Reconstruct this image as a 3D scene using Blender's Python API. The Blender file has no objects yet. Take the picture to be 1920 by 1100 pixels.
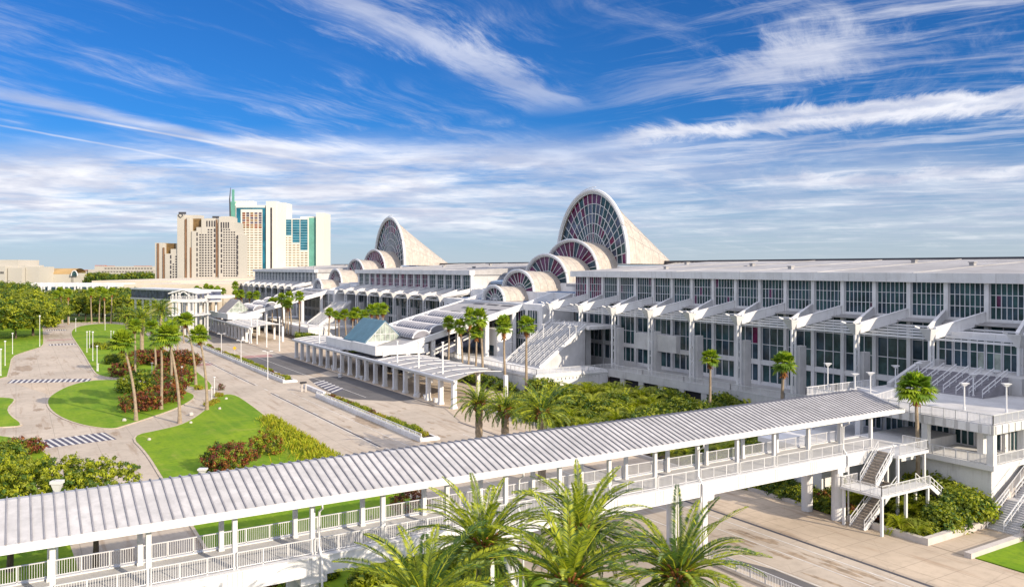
import bpy, math, random
from mathutils import Vector, Matrix
R = math.radians
PI = math.pi
SC = bpy.context.scene
COL = SC.collection
# ------------------------------------------------------------------ camera, sky, sun, exposure
CAM_H = 28.0
FPX = 1510.0
HOR = 502.0
YAW = R(31.63)
CT, ST = math.cos(YAW), math.sin(YAW)
cam_d = bpy.data.cameras.new('camera')
cam = bpy.data.objects.new('camera', cam_d)
COL.objects.link(cam)
cam.location = (0, 0, CAM_H)
cam.rotation_euler = (R(90), 0, -YAW)
cam_d.sensor_width = 36
cam_d.lens = 36 * FPX / 1920
cam_d.shift_y = -(550 - HOR) / 1920
cam_d.clip_start = 0.5
cam_d.clip_end = 9000
SC.camera = cam
SC.view_settings.view_transform = 'Standard'
SC.view_settings.look = 'None'
SC.view_settings.exposure = 0.52
SC.view_settings.gamma = 1
SC.view_settings.use_curve_mapping = False
SUN_EL = R(23)
SUN_AZ = math.atan2(0.30, -0.954)       # from +Y towards +X
sunv = Vector((math.sin(SUN_AZ) * math.cos(SUN_EL), math.cos(SUN_AZ) * math.cos(SUN_EL), math.sin(SUN_EL)))
sd = bpy.data.lights.new('sun', 'SUN')
sd.energy = 4.4
sd.angle = R(0.5)
sd.color = (1.0, 0.86, 0.68)
sun = bpy.data.objects.new('sun', sd)
COL.objects.link(sun)
sun.location = (0, -50, 120)
sun.rotation_euler = (-sunv).to_track_quat('-Z', 'Y').to_euler()


class NT:
    """small node-tree helper"""
    def __init__(s, nt):
        s.nt = nt; s.n = nt.nodes; s.l = nt.links

    def add(s, t, **k):
        n = s.n.new(t)
        for a, b in k.items():
            setattr(n, a, b)
        return n

    def put(s, sock, v):
        if isinstance(v, bpy.types.NodeSocket):
            s.l.new(v, sock)
        elif v is not None:
            sock.default_value = v

    def math(s, op, a, b=None, c=None, clamp=False):
        n = s.add('ShaderNodeMath', operation=op, use_clamp=clamp)
        s.put(n.inputs[0], a); s.put(n.inputs[1], b); s.put(n.inputs[2], c)
        return n.outputs[0]

    def mix(s, f, a, b, mode='MIX'):
        n = s.add('ShaderNodeMix', data_type='RGBA', blend_type=mode)
        s.put(n.inputs[0], f); s.put(n.inputs[6], a); s.put(n.inputs[7], b)
        return n.outputs[2]

    def sstep(s, x, a, b):
        n = s.add('ShaderNodeMapRange', interpolation_type='SMOOTHSTEP')
        s.put(n.inputs[0], x); n.inputs[1].default_value = a; n.inputs[2].default_value = b
        return n.outputs[0]

    def noise(s, vec, scale, detail=4, rough=0.55, dist=0.0):
        n = s.add('ShaderNodeTexNoise')
        s.put(n.inputs['Vector'], vec)
        n.inputs['Scale'].default_value = scale; n.inputs['Detail'].default_value = detail
        n.inputs['Roughness'].default_value = rough; n.inputs['Distortion'].default_value = dist
        return n.outputs['Fac']

    def comb(s, x, y, z=0.0):
        n = s.add('ShaderNodeCombineXYZ')
        s.put(n.inputs[0], x); s.put(n.inputs[1], y); s.put(n.inputs[2], z)
        return n.outputs[0]


def c4(c):
    return (c[0], c[1], c[2], 1.0)


world = bpy.data.worlds.new('World')
SC.world = world
world.use_nodes = True
w = NT(world.node_tree)
w.n.clear()
out = w.add('ShaderNodeOutputWorld')
bg = w.add('ShaderNodeBackground')
bg.inputs['Strength'].default_value = 0.13
w.l.new(bg.outputs[0], out.inputs[0])
sky = w.add('ShaderNodeTexSky', sky_type='NISHITA')
sky.sun_disc = False
sky.sun_elevation = SUN_EL
sky.sun_rotation = SUN_AZ
sky.air_density = 1.0
sky.dust_density = 0.4
sky.ozone_density = 3.0
tc = w.add('ShaderNodeTexCoord')
sp = w.add('ShaderNodeSeparateXYZ')
w.l.new(tc.outputs['Generated'], sp.inputs[0])
dx, dy, dz = sp.outputs
# cloud-deck coordinates: project the direction on a plane overhead
zz = w.math('ADD', w.math('MAXIMUM', dz, 0.0), 0.06)
k = w.math('DIVIDE', 1.0, zz)
u0 = w.math('MULTIPLY', w.math('SUBTRACT', w.math('MULTIPLY', dx, CT), w.math('MULTIPLY', dy, ST)), k)
v0 = w.math('MULTIPLY', w.math('ADD', w.math('MULTIPLY', dx, ST), w.math('MULTIPLY', dy, CT)), k)


def rot(a, uu, vv):
    ca, sa = math.cos(a), math.sin(a)
    return (w.math('ADD', w.math('MULTIPLY', uu, ca), w.math('MULTIPLY', vv, sa)),
            w.math('SUBTRACT', w.math('MULTIPLY', vv, ca), w.math('MULTIPLY', uu, sa)))


wa = w.noise(w.comb(u0, v0), 0.55, 3)
wb = w.noise(w.comb(u0, v0, 7.0), 0.55, 3)
uw = w.math('ADD', u0, w.math('MULTIPLY', w.math('SUBTRACT', wa, 0.5), 0.8))
vw = w.math('ADD', v0, w.math('MULTIPLY', w.math('SUBTRACT', wb, 0.5), 0.8))
a1, b1 = rot(R(60), uw, vw)
stA = w.noise(w.comb(w.math('MULTIPLY', a1, 0.6), w.math('MULTIPLY', b1, 2.3)), 1.3, 12, 0.7, 0.1)
big = w.noise(w.comb(u0, v0, 3.3), 0.75, 3)
cirA = w.math('MULTIPLY', w.sstep(stA, 0.45, 0.80), w.sstep(big, 0.36, 0.62))
a2, b2 = rot(R(-30), uw, vw)
stB = w.noise(w.comb(w.math('MULTIPLY', a2, 0.5), w.math('MULTIPLY', b2, 2.2), 5.0), 1.3, 12, 0.70, 0.1)
cirB = w.math('MULTIPLY', w.sstep(stB, 0.46, 0.68), w.sstep(u0, 0.1, 1.1))
a2s, b2s = rot(R(-30), u0, v0)


def streak(a, b, ca, cb, la, lb, wob):
    """one long cloud: soft-edged strip centred on (ca, cb) of the rotated deck"""
    bb = w.math('ADD', w.math('SUBTRACT', b, cb), w.math('MULTIPLY', w.math('SUBTRACT', stA, 0.5), wob))
    ea = w.math('SUBTRACT', 1.0, w.sstep(w.math('ABSOLUTE', w.math('SUBTRACT', a, ca)), la * 0.5, la))
    eb = w.math('SUBTRACT', 1.0, w.sstep(w.math('ABSOLUTE', bb), 0.0, lb))
    return w.math('MULTIPLY', ea, eb)


def deck(px, py, ang):
    r = (px - 960) / FPX; z = (HOR - py) / FPX
    n = math.sqrt(r * r + 1 + z * z)
    kk = 1 / (z / n + 0.06)
    uu, vv = r / n * kk, 1 / n * kk
    ca, sa = math.cos(ang), math.sin(ang)
    return uu * ca + vv * sa, vv * ca - uu * sa


def streak_px(p, q, width, wob, op):
    r_ = (p[0] - q[0])
    pa, qa = deck(*p, 0), deck(*q, 0)
    ang = math.atan2(qa[1] - pa[1], qa[0] - pa[0])
    A, B = rot(ang, u0, v0)
    p2, q2 = deck(*p, ang), deck(*q, ang)
    la = abs(q2[0] - p2[0]) * 0.72
    return w.math('MULTIPLY', streak(A, B, (p2[0] + q2[0]) / 2, (p2[1] + q2[1]) / 2, la, width, wob), op)


masks = [w.math('MULTIPLY', cirA, 0.62), w.math('MULTIPLY', cirB, 0.55)]
masks.append(streak_px((1190, 262), (1960, 195), 0.30, 1.1, 0.85))
masks.append(streak_px((1450, 215), (1960, 172), 0.17, 0.8, 0.85))
masks.append(streak_px((-20, 168), (560, 296), 0.17, 0.35, 0.60))
masks.append(streak_px((150, 222), (640, 314), 0.05, 0.1, 0.8))
masks.append(streak_px((-20, 232), (470, 322), 0.035, 0.1, 0.45))
masks.append(streak_px((440, 268), (640, 285), 0.28, 0.7, 0.75))
masks.append(streak_px((590, -40), (1010, 190), 0.22, 0.9, 0.5))
masks.append(streak_px((1400, 145), (1560, 80), 0.33, 1.3, 0.55))
masks.append(streak_px((1500, 345), (1960, 318), 0.45, 1.8, 0.7))
# broad bank low over the horizon, thicker to the left
bk = w.noise(w.comb(w.math('MULTIPLY', uw, 0.55), w.math('MULTIPLY', vw, 0.85), 11.0), 1.2, 12, 0.68)
band = w.math('MULTIPLY', w.sstep(v0, 4.1, 5.3), w.math('SUBTRACT', 1.0, w.sstep(v0, 7.6, 11.5)))
left = w.math('SUBTRACT', 1.0, w.math('MULTIPLY', w.sstep(u0, -1.0, 2.0), 0.62))
masks.append(w.math('MULTIPLY', w.math('MULTIPLY', w.sstep(bk, 0.28, 0.60), band), w.math('MULTIPLY', left, 0.96)))
inv = None
for m_ in masks:
    q = w.math('SUBTRACT', 1.0, m_, clamp=True)
    inv = q if inv is None else w.math('MULTIPLY', inv, q)
cloud = w.math('SUBTRACT', 1.0, inv, clamp=True)
hs = w.add('ShaderNodeHueSaturation')
hs.inputs['Saturation'].default_value = 1.0
w.l.new(sky.outputs[0], hs.inputs['Color'])
skyc = w.mix(1.0, hs.outputs[0], (0.09, 0.32, 0.62, 1), 'MULTIPLY')
hz = w.math('SUBTRACT', 1.0, w.sstep(dz, -0.02, 0.17))
skyc = w.mix(w.math('MULTIPLY', hz, 0.72), skyc, (3.7, 3.95, 4.3, 1))
cc = w.mix(w.sstep(w.noise(w.comb(uw, vw, 2.0), 1.6, 5), 0.35, 0.7), (3.3, 3.5, 4.3, 1), (5.9, 5.85, 6.0, 1))
fin = w.mix(w.math('MULTIPLY', cloud, w.sstep(dz, 0.0, 0.05)), skyc, cc)
# unseen fill light added to the sky: veil high overhead and behind the viewpoint
fwd_ = w.math('ADD', w.math('MULTIPLY', dx, ST), w.math('MULTIPLY', dy, CT))
fill_veil = w.math('MAXIMUM', w.sstep(dz, 0.38, 0.62), w.math('MULTIPLY', w.math('SUBTRACT', 1.0, w.sstep(fwd_, -0.5, 0.1)), w.sstep(dz, 0.0, 0.25)))
vn = w.noise(tc.outputs['Generated'], 3.0, 5)
fin = w.mix(w.math('MULTIPLY', fill_veil, w.sstep(vn, 0.2, 0.6)), fin, (6.8, 6.9, 7.9, 1))
w.l.new(fin, bg.inputs['Color'])

# ------------------------------------------------------------------ plan helpers


def dp(px, d):
    """plan position of picture column px at depth d"""
    r = (px - 960) / FPX
    return (d * (CT * r + ST), d * (CT - ST * r))


def gp(px, py, z=0.0):
    d = FPX * (CAM_H - z) / (py - HOR)
    return dp(px, d)


def zp(py, d):
    return CAM_H - (py - HOR) * d / FPX


# ------------------------------------------------------------------ materials
MATS = {}


def mat(name, col, rough=0.6, var=0.12, scale=0.6, metal=0.0, spec=0.4, fine=0.0, fscale=8, streak=0.0, transl=0.0, bump=0.0, coord='Object', hue=None):
    if name in MATS:
        return MATS[name]
    m = bpy.data.materials.new(name)
    m.use_nodes = True
    t = NT(m.node_tree)
    b = t.n['Principled BSDF']
    b.inputs['Roughness'].default_value = rough
    b.inputs['Metallic'].default_value = metal
    b.inputs['Specular IOR Level'].default_value = spec
    tcn = t.add('ShaderNodeTexCoord').outputs[coord]
    f = t.noise(tcn, scale, 5, 0.6)
    dark = tuple(max(0, c * (1 - var)) for c in col)
    lite = tuple(min(1, c * (1 + var)) for c in (hue or col))
    c = t.mix(t.sstep(f, 0.3, 0.7), c4(dark), c4(lite))
    if fine:
        g = t.noise(tcn, fscale, 4, 0.7)
        c = t.mix(t.math('MULTIPLY', t.sstep(g, 0.35, 0.75), fine), c, c4(tuple(x * 0.55 for x in col)))
    if streak:
        mp = t.add('ShaderNodeMapping')
        mp.inputs['Scale'].default_value = (1.3, 1.3, 0.12)
        t.l.new(tcn, mp.inputs[0])
        g = t.noise(mp.outputs[0], 1.4, 6, 0.7)
        c = t.mix(t.math('MULTIPLY', t.sstep(g, 0.52, 0.75), streak), c, c4((col[0] * .5, col[1] * .46, col[2] * .42)))
    t.l.new(c, b.inputs['Base Color'])
    if bump:
        bn = t.add('ShaderNodeBump')
        bn.inputs['Strength'].default_value = bump
        t.l.new(t.noise(tcn, fscale, 4, 0.6), bn.inputs['Height'])
        t.l.new(bn.outputs[0], b.inputs['Normal'])
    if transl:
        tr = t.add('ShaderNodeBsdfTranslucent')
        t.l.new(t.mix(1.0, c, (1.6, 1.9, 0.6, 1), 'MULTIPLY'), tr.inputs[0])
        mx = t.add('ShaderNodeMixShader')
        mx.inputs[0].default_value = transl
        t.l.new(b.outputs[0], mx.inputs[1]); t.l.new(tr.outputs[0], mx.inputs[2])
        t.l.new(mx.outputs[0], t.n['Material Output'].inputs[0])
    MATS[name] = m
    return m


WHITE = mat('white_paint', (0.64, 0.64, 0.64), 0.45, 0.06, 0.4, streak=0.28)
WHITE2 = mat('warm_white_concrete', (0.68, 0.675, 0.67), 0.7, 0.1, 0.25, streak=0.5, fine=0.2)
CONC = mat('grey_concrete', (0.50, 0.495, 0.49), 0.8, 0.12, 0.3, streak=0.45, fine=0.2)
CREAM = mat('cream_wall', (0.45, 0.425, 0.375), 0.8, 0.04, 0.02)
ROOFW = mat('white_roof_membrane', (0.38, 0.37, 0.365), 0.75, 0.18, 0.06, fine=0.5, fscale=0.35)
SHELL = mat('shell_roof_panels', (0.44, 0.395, 0.345), 0.75, 0.14, 0.5, fine=0.5, fscale=1.6, streak=0.7)
BLUEROOF = mat('blue_metal_roof', (0.16, 0.24, 0.38), 0.45, 0.1, 0.2, metal=0.2)
TEALROOF = mat('teal_metal_roof', (0.085, 0.175, 0.24), 0.4, 0.12, 0.5, metal=0.2)
GREYROOF = mat('grey_canopy_roof', (0.20, 0.20, 0.23), 0.6, 0.12, 0.3)
MULL = mat('mullion_grey', (0.68, 0.68, 0.70), 0.5, 0.04)
STEEL = mat('rail_metal', (0.66, 0.66, 0.67), 0.4, 0.04, metal=0.3)
DARK = mat('near_black', (0.02, 0.02, 0.025), 0.8, 0.1)
BLACKP = mat('dark_coping', (0.06, 0.06, 0.07), 0.6, 0.1)
MULCH = mat('dark_mulch', (0.05, 0.035, 0.025), 0.95, 0.4, 1.5, fine=0.5, fscale=12)
SIDEWALL = mat('low_wall_concrete', (0.50, 0.46, 0.42), 0.8, 0.1, 0.5, fine=0.2)
RUST = mat('rust_stain', (0.42, 0.2, 0.07), 0.8, 0.3, 3)


def glass(name, col, rough=0.12, var=0.5, scale=0.35, spec=0.3):
    if name in MATS:
        return MATS[name]
    m = mat(name, col, rough, var, scale, spec=spec)
    return m


G_DARK = glass('dark_teal_glass', (0.030, 0.068, 0.075))
G_BLUE = glass('dark_blue_glass', (0.035, 0.062, 0.085))
G_MAG = glass('magenta_glass', (0.12, 0.008, 0.05))
G_PUR = glass('purple_glass', (0.11, 0.03, 0.085))
G_NAVY = glass('navy_glass', (0.075, 0.085, 0.13))
G_TEAL = glass('hotel_teal_glass', (0.02, 0.13, 0.19), 0.15, 0.3, 0.1)
G_GREEN = glass('hotel_green_glass', (0.13, 0.34, 0.27), 0.3, 0.15, 0.1)
G_BRONZE = glass('bronze_glass', (0.16, 0.10, 0.04), 0.15, 0.5, 0.1)
G_KIOSK = glass('kiosk_glass', (0.30, 0.34, 0.30), 0.1, 0.35, 0.8)
WIN = mat('small_window', (0.05, 0.045, 0.05), 0.3, 0.3, 0.1)
WINW = mat('warm_small_window', (0.30, 0.24, 0.17), 0.4, 0.3, 0.1)
TRUNK = mat('palm_trunk', (0.30, 0.235, 0.165), 0.9, 0.25, 2.0, fine=0.3, fscale=6)
TRUNKR = mat('palm_skirt', (0.30, 0.12, 0.035), 0.9, 0.3, 3.0, fine=0.4, fscale=8)
BARK = mat('bark', (0.10, 0.075, 0.05), 0.9, 0.3, 2.0, fine=0.4)
L1 = mat('leaf_mid', (0.13, 0.19, 0.012), 0.6, 0.35, 0.35, transl=0.25, hue=(0.20, 0.22, 0.015))
L2 = mat('leaf_dark', (0.05, 0.10, 0.010), 0.6, 0.35, 0.35, transl=0.2)
L3 = mat('leaf_bright', (0.30, 0.32, 0.015), 0.6, 0.3, 0.35, transl=0.3)
L4 = mat('leaf_red', (0.20, 0.04, 0.018), 0.6, 0.4, 1.5, transl=0.2, hue=(0.24, 0.09, 0.02))
L5 = mat('leaf_plum', (0.13, 0.022, 0.022), 0.6, 0.4, 1.5, transl=0.15)
L6 = mat('leaf_yellow', (0.34, 0.30, 0.02), 0.6, 0.3, 1.5, transl=0.25)
PF1 = mat('palm_leaf_lit', (0.23, 0.31, 0.018), 0.5, 0.3, 0.9, transl=0.25, hue=(0.33, 0.34, 0.02))
PF2 = mat('palm_leaf_shade', (0.06, 0.115, 0.02), 0.5, 0.3, 0.9, transl=0.2)
PF3 = mat('palm_leaf_olive', (0.16, 0.21, 0.025), 0.5, 0.3, 0.9, transl=0.2)
FAN1 = mat('fan_leaf', (0.22, 0.29, 0.015), 0.5, 0.3, 1.0, transl=0.25)
FAN2 = mat('fan_leaf_dark', (0.11, 0.19, 0.015), 0.5, 0.3, 1.0, transl=0.2)


def mat_ground(name, kind):
    m = bpy.data.materials.new(name)
    m.use_nodes = True
    t = NT(m.node_tree)
    b = t.n['Principled BSDF']
    b.inputs['Roughness'].default_value = 0.9
    b.inputs['Specular IOR Level'].default_value = 0.2
    oc = t.add('ShaderNodeTexCoord').outputs['Object']
    if kind == 'lawn':
        f1 = t.noise(oc, 0.09, 4, 0.6)
        f2 = t.noise(oc, 1.6, 6, 0.75)
        mp = t.add('ShaderNodeMapping')
        mp.inputs['Rotation'].default_value = (0, 0, R(35))
        mp.inputs['Scale'].default_value = (0.9, 0.06, 1)
        t.l.new(oc, mp.inputs[0])
        f3 = t.noise(mp.outputs[0], 0.9, 3, 0.5)
        c = t.mix(t.sstep(f1, 0.3, 0.7), (0.12, 0.23, 0.008, 1), (0.21, 0.31, 0.008, 1))
        c = t.mix(t.math('MULTIPLY', t.sstep(f2, 0.4, 0.72), 0.7), c, (0.08, 0.17, 0.008, 1))
        c = t.mix(t.math('MULTIPLY', t.sstep(f3, 0.45, 0.7), 0.3), c, (0.26, 0.33, 0.03, 1))
        c = t.mix(t.math('MULTIPLY', t.sstep(t.noise(oc, 0.35, 6, 0.75), 0.5, 0.7), 0.55), c, (0.075, 0.145, 0.012, 1))
        c = t.mix(t.math('MULTIPLY', t.sstep(t.noise(oc, 0.22, 4, 0.6, 1.0), 0.58, 0.72), 0.45), c, (0.30, 0.30, 0.06, 1))
        bn = t.add('ShaderNodeBump'); bn.inputs['Strength'].default_value = 0.5
        t.l.new(t.noise(oc, 5, 5, 0.8), bn.inputs['Height']); t.l.new(bn.outputs[0], b.inputs['Normal'])
    elif kind in ('road', 'walk', 'asphalt'):
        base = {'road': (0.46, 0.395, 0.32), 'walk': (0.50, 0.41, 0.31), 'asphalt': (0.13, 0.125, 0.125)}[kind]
        f1 = t.noise(oc, 0.05, 5, 0.6)
        f2 = t.noise(oc, 0.6, 6, 0.7)
        f3 = t.noise(oc, 6.0, 5, 0.7)
        mp = t.add('ShaderNodeMapping'); mp.inputs['Scale'].default_value = (1.0, 0.10, 1)
        t.l.new(oc, mp.inputs[0])
        f4 = t.noise(mp.outputs[0], 0.75, 6, 0.62, 0.3)
        c = t.mix(t.sstep(f1, 0.3, 0.7), c4(tuple(x * 0.86 for x in base)), c4(tuple(min(1, x * 1.13) for x in base)))
        c = t.mix(t.math('MULTIPLY', t.sstep(f2, 0.42, 0.75), 0.5), c, c4(tuple(x * 0.66 for x in base)))
        c = t.mix(t.math('MULTIPLY', t.sstep(f4, 0.52, 0.70), 0.6), c, c4((base[0] * 0.62, base[1] * 0.52, base[2] * 0.44)))
        c = t.mix(t.math('MULTIPLY', t.sstep(f3, 0.5, 0.8), 0.25), c, c4(tuple(x * 0.7 for x in base)))
        # slab joints
        br = t.add('ShaderNodeTexBrick')
        br.offset = 0.0
        sz = {'road': 5.5, 'walk': 3.2, 'asphalt': 40}[kind]
        br.inputs['Scale'].default_value = 1.0
        br.inputs['Mortar Size'].default_value = 0.05
        br.inputs['Mortar Smooth'].default_value = 0.3
        br.inputs['Brick Width'].default_value = sz
        br.inputs['Row Height'].default_value = sz
        t.l.new(oc, br.inputs['Vector'])
        c = t.mix(t.math('MULTIPLY', br.outputs['Fac'], 0.5), c, c4(tuple(x * 0.45 for x in base)))
        # thin wandering cracks
        vo = t.add('ShaderNodeTexVoronoi', feature='DISTANCE_TO_EDGE')
        nn = t.add('ShaderNodeTexNoise'); nn.inputs['Scale'].default_value = 0.5; t.l.new(oc, nn.inputs['Vector'])
        t.l.new(t.mix(0.25, oc, nn.outputs['Color'], 'ADD'), vo.inputs['Vector'])
        vo.inputs['Scale'].default_value = 0.13
        cr = t.math('SUBTRACT', 1.0, t.sstep(vo.outputs['Distance'], 0.0, 0.008))
        c = t.mix(t.math('MULTIPLY', cr, 0.18), c, c4(tuple(x * 0.4 for x in base)))
        bn = t.add('ShaderNodeBump'); bn.inputs['Strength'].default_value = 0.15
        t.l.new(f3, bn.inputs['Height']); t.l.new(bn.outputs[0], b.inputs['Normal'])
    else:
        f1 = t.noise(oc, 0.01, 6, 0.7)
        f2 = t.noise(oc, 0.12, 6, 0.7)
        c = t.mix(t.sstep(f1, 0.35, 0.65), (0.05, 0.10, 0.02, 1), (0.14, 0.17, 0.05, 1))
        c = t.mix(t.math('MULTIPLY', t.sstep(f2, 0.4, 0.7), 0.6), c, (0.03, 0.06, 0.015, 1))
    t.l.new(c, b.inputs['Base Color'])
    return m


M_LAWN = mat_ground('lawn_grass', 'lawn')
M_ROAD = mat_ground('road_concrete', 'road')
M_WALK = mat_ground('walk_concrete', 'walk')
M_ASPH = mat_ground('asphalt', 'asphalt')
M_LAND = mat_ground('open_land', 'land')
M_LINE = mat('road_line_paint', (0.62, 0.60, 0.56), 0.7, 0.2, 1.0, fine=0.4, fscale=4)
M_BLUEP = mat('dark_crossing_paint', (0.075, 0.07, 0.10), 0.7, 0.25, 1.0)
M_KERB = mat('kerb_concrete', (0.50, 0.42, 0.32), 0.85, 0.15, 0.8, fine=0.3)
M_BRICK = mat('pink_band', (0.36, 0.21, 0.19), 0.85, 0.15, 0.8)


# ------------------------------------------------------------------ mesh builder
class MB:
    def __init__(s):
        s.v = []; s.f = []; s.m = []

    def face(s, idx, mi=0):
        s.f.append(idx); s.m.append(mi)

    def poly(s, pts, mi=0):
        n = len(s.v); s.v += [tuple(p) for p in pts]
        s.face(tuple(range(n, n + len(pts))), mi)

    def box(s, x0, y0, z0, x1, y1, z1, mi=0):
        if x0 > x1: x0, x1 = x1, x0
        if y0 > y1: y0, y1 = y1, y0
        if z0 > z1: z0, z1 = z1, z0
        n = len(s.v)
        s.v += [(x0, y0, z0), (x1, y0, z0), (x1, y1, z0), (x0, y1, z0), (x0, y0, z1), (x1, y0, z1), (x1, y1, z1), (x0, y1, z1)]
        for q in ((0, 3, 2, 1), (4, 5, 6, 7), (0, 1, 5, 4), (1, 2, 6, 5), (2, 3, 7, 6), (3, 0, 4, 7)):
            s.face(tuple(n + i for i in q), mi)

    def bar(s, p, q, wd, h, mi=0, up=(0, 0, 1)):
        """box-section bar from p to q; wd across, h along up"""
        p, q = Vector(p), Vector(q)
        d = (q - p).normalized(); up = Vector(up)
        sd_ = d.cross(up)
        if sd_.length < 1e-4: sd_ = Vector((1, 0, 0))
        sd_.normalize(); u_ = sd_.cross(d).normalized()
        a = sd_ * wd / 2; b = u_ * h / 2
        n = len(s.v)
        for o in (p, q):
            s.v += [tuple(o - a - b), tuple(o + a - b), tuple(o + a + b), tuple(o - a + b)]
        for f in ((0, 3, 2, 1), (4, 5, 6, 7), (0, 1, 5, 4), (1, 2, 6, 5), (2, 3, 7, 6), (3, 0, 4, 7)):
            s.face(tuple(n + i for i in f), mi)

    def tube(s, pts, rad, seg=8, mi=0, cap=True):
        """round tube through pts, rad a number or list"""
        pts = [Vector(p) for p in pts]
        if not isinstance(rad, (list, tuple)): rad = [rad] * len(pts)
        n0 = len(s.v)
        for i, p in enumerate(pts):
            d = (pts[min(i + 1, len(pts) - 1)] - pts[max(i - 1, 0)]).normalized()
            ref = Vector((0, 0, 1)) if abs(d.z) < 0.9 else Vector((1, 0, 0))
            a = d.cross(ref).normalized(); b = d.cross(a).normalized()
            for j in range(seg):
                t_ = 2 * PI * j / seg
                s.v.append(tuple(p + (a * math.cos(t_) + b * math.sin(t_)) * rad[i]))
        for i in range(len(pts) - 1):
            for j in range(seg):
                k2 = (j + 1) % seg
                s.face((n0 + i * seg + j, n0 + i * seg + k2, n0 + (i + 1) * seg + k2, n0 + (i + 1) * seg + j), mi)
        if cap:
            s.face(tuple(n0 + j for j in range(seg))[::-1], mi)
            e = n0 + (len(pts) - 1) * seg
            s.face(tuple(e + j for j in range(seg)), mi)

    def prism(s, pts, z0, z1, mi=0, mt=None):
        """vertical prism on a plan polygon"""
        n = len(pts); b = len(s.v)
        s.v += [(p[0], p[1], z0) for p in pts] + [(p[0], p[1], z1) for p in pts]
        ar = sum(pts[i][0] * pts[(i + 1) % n][1] - pts[(i + 1) % n][0] * pts[i][1] for i in range(n))
        o = list(range(n))
        if ar < 0: o.reverse()
        s.face(tuple(b + n + i for i in o), mi if mt is None else mt)
        s.face(tuple(b + i for i in reversed(o)), mi)
        for i in range(n):
            j = (i + 1) % n
            a_, c_ = o[i], o[j]
            s.face((b + a_, b + c_, b + n + c_, b + n + a_), mi)

    def build(s, name, mats, parent=None, smooth=False):
        me = bpy.data.meshes.new(name)
        me.from_pydata(s.v, [], s.f)
        if not isinstance(mats, (list, tuple)): mats = [mats]
        for m_ in mats: me.materials.append(m_)
        if len(mats) > 1: me.polygons.foreach_set('material_index', s.m)
        if smooth: me.polygons.foreach_set('use_smooth', [True] * len(s.f))
        me.update()
        o = bpy.data.objects.new(name, me)
        COL.objects.link(o)
        if parent is not None:
            o.parent = parent
            o.matrix_parent_inverse = Matrix.Translation(parent.location).inverted() if parent.get('_w') else Matrix()
        return o


def tag(o, label=None, cat=None, group=None, kind=None):
    if label: o['label'] = label
    if cat: o['category'] = cat
    if group: o['group'] = group
    if kind: o['kind'] = kind
    return o


def thing(name, loc, label, cat, group=None, world_parts=True):
    """Empty at the base; world_parts: children are modelled in world coordinates"""
    o = bpy.data.objects.new(name, None)
    o.empty_display_size = 0.5
    COL.objects.link(o)
    o.location = loc
    if world_parts: o['_w'] = 1
    return tag(o, label, cat, group)


def struct(name, mb, m, smooth=False):
    return tag(mb.build(name, m, None, smooth), kind='structure')


def kids(o):
    return [c for c in o.children]


def dup(root, loc, rz=0.0, sc=1.0, label=None, group=None, cat=None):
    r = root.copy(); COL.objects.link(r)
    r.location = loc; r.rotation_euler = (0, 0, rz); r.scale = (sc, sc, sc) if not isinstance(sc, tuple) else sc
    if label: r['label'] = label
    if group: r['group'] = group
    elif 'group' in r: del r['group']
    if cat: r['category'] = cat
    for ch in kids(root):
        c = ch.copy(); COL.objects.link(c); c.parent = r
        for g in kids(ch):
            d = g.copy(); COL.objects.link(d); d.parent = c
    return r


def railing(mb, pts, h=1.1, post=1.6, bal=0.15, bt=0.03, pt=0.06, mi=0):
    """balustrade along 3D points (floor level)"""
    for a, b in zip(pts[:-1], pts[1:]):
        a, b = Vector(a), Vector(b)
        L = (b - a).length
        up = Vector((0, 0, 1))
        mb.bar(a + up * h, b + up * h, pt * 1.3, pt, mi)
        mb.bar(a + up * 0.12, b + up * 0.12, pt, pt * 0.8, mi)
        n = max(1, round(L / post))
        for i in range(n + 1):
            p = a.lerp(b, i / n)
            mb.bar(p, p + up * h, pt, pt, mi, up=(0, 1, 0))
        if bal:
            n = int(L / bal)
            for i in range(1, n):
                p = a.lerp(b, i / n)
                mb.bar(p + up * 0.12, p + up * (h - 0.02), bt, bt, mi, up=(0, 1, 0))
# ------------------------------------------------------------------ ground, roads, lawns
g = MB(); g.box(-3500, -1500, -0.60, 4500, 7000, -0.06); struct('ground', g, M_LAND)
g = MB(); g.box(-120, -60, -0.05, 78.4, 470, 0.0); struct('road', g, M_ROAD)
g = MB(); g.poly([(69.0, -20, 0.13), (78.4, -20, 0.13), (78.4, 140, 0.13), (92, 140, 0.13), (92, 420, 0.13), (73.2, 420, 0.13), (73.2, 145, 0.13), (69.0, 130, 0.13)])
g.poly([(68.75, -20, 0.004), (69.0, -20, 0.13), (69.0, 130, 0.13), (68.75, 130, 0.004)])
g.poly([(72.95, 145, 0.004), (73.2, 145, 0.13), (73.2, 420, 0.13), (72.95, 420, 0.004)])
g.poly([(68.75, 130, 0.004), (69.0, 130, 0.13), (73.2, 145, 0.13), (72.95, 145, 0.004)])
struct('pavement', g, M_WALK)
g = MB(); g.box(78.4, 61, -0.04, 131, 140, 0.10); g.box(92, 140, -0.04, 131, 600, 0.10); struct('planting_soil', g, M_MULCH if False else MULCH)


def smooth_poly(pts, n=3):
    for _ in range(n):
        o = []
        for i in range(len(pts)):
            a, b = pts[i], pts[(i + 1) % len(pts)]
            o.append((a[0] * .75 + b[0] * .25, a[1] * .75 + b[1] * .25)); o.append((a[0] * .25 + b[0] * .75, a[1] * .25 + b[1] * .75))
        pts = o
    return pts


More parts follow.
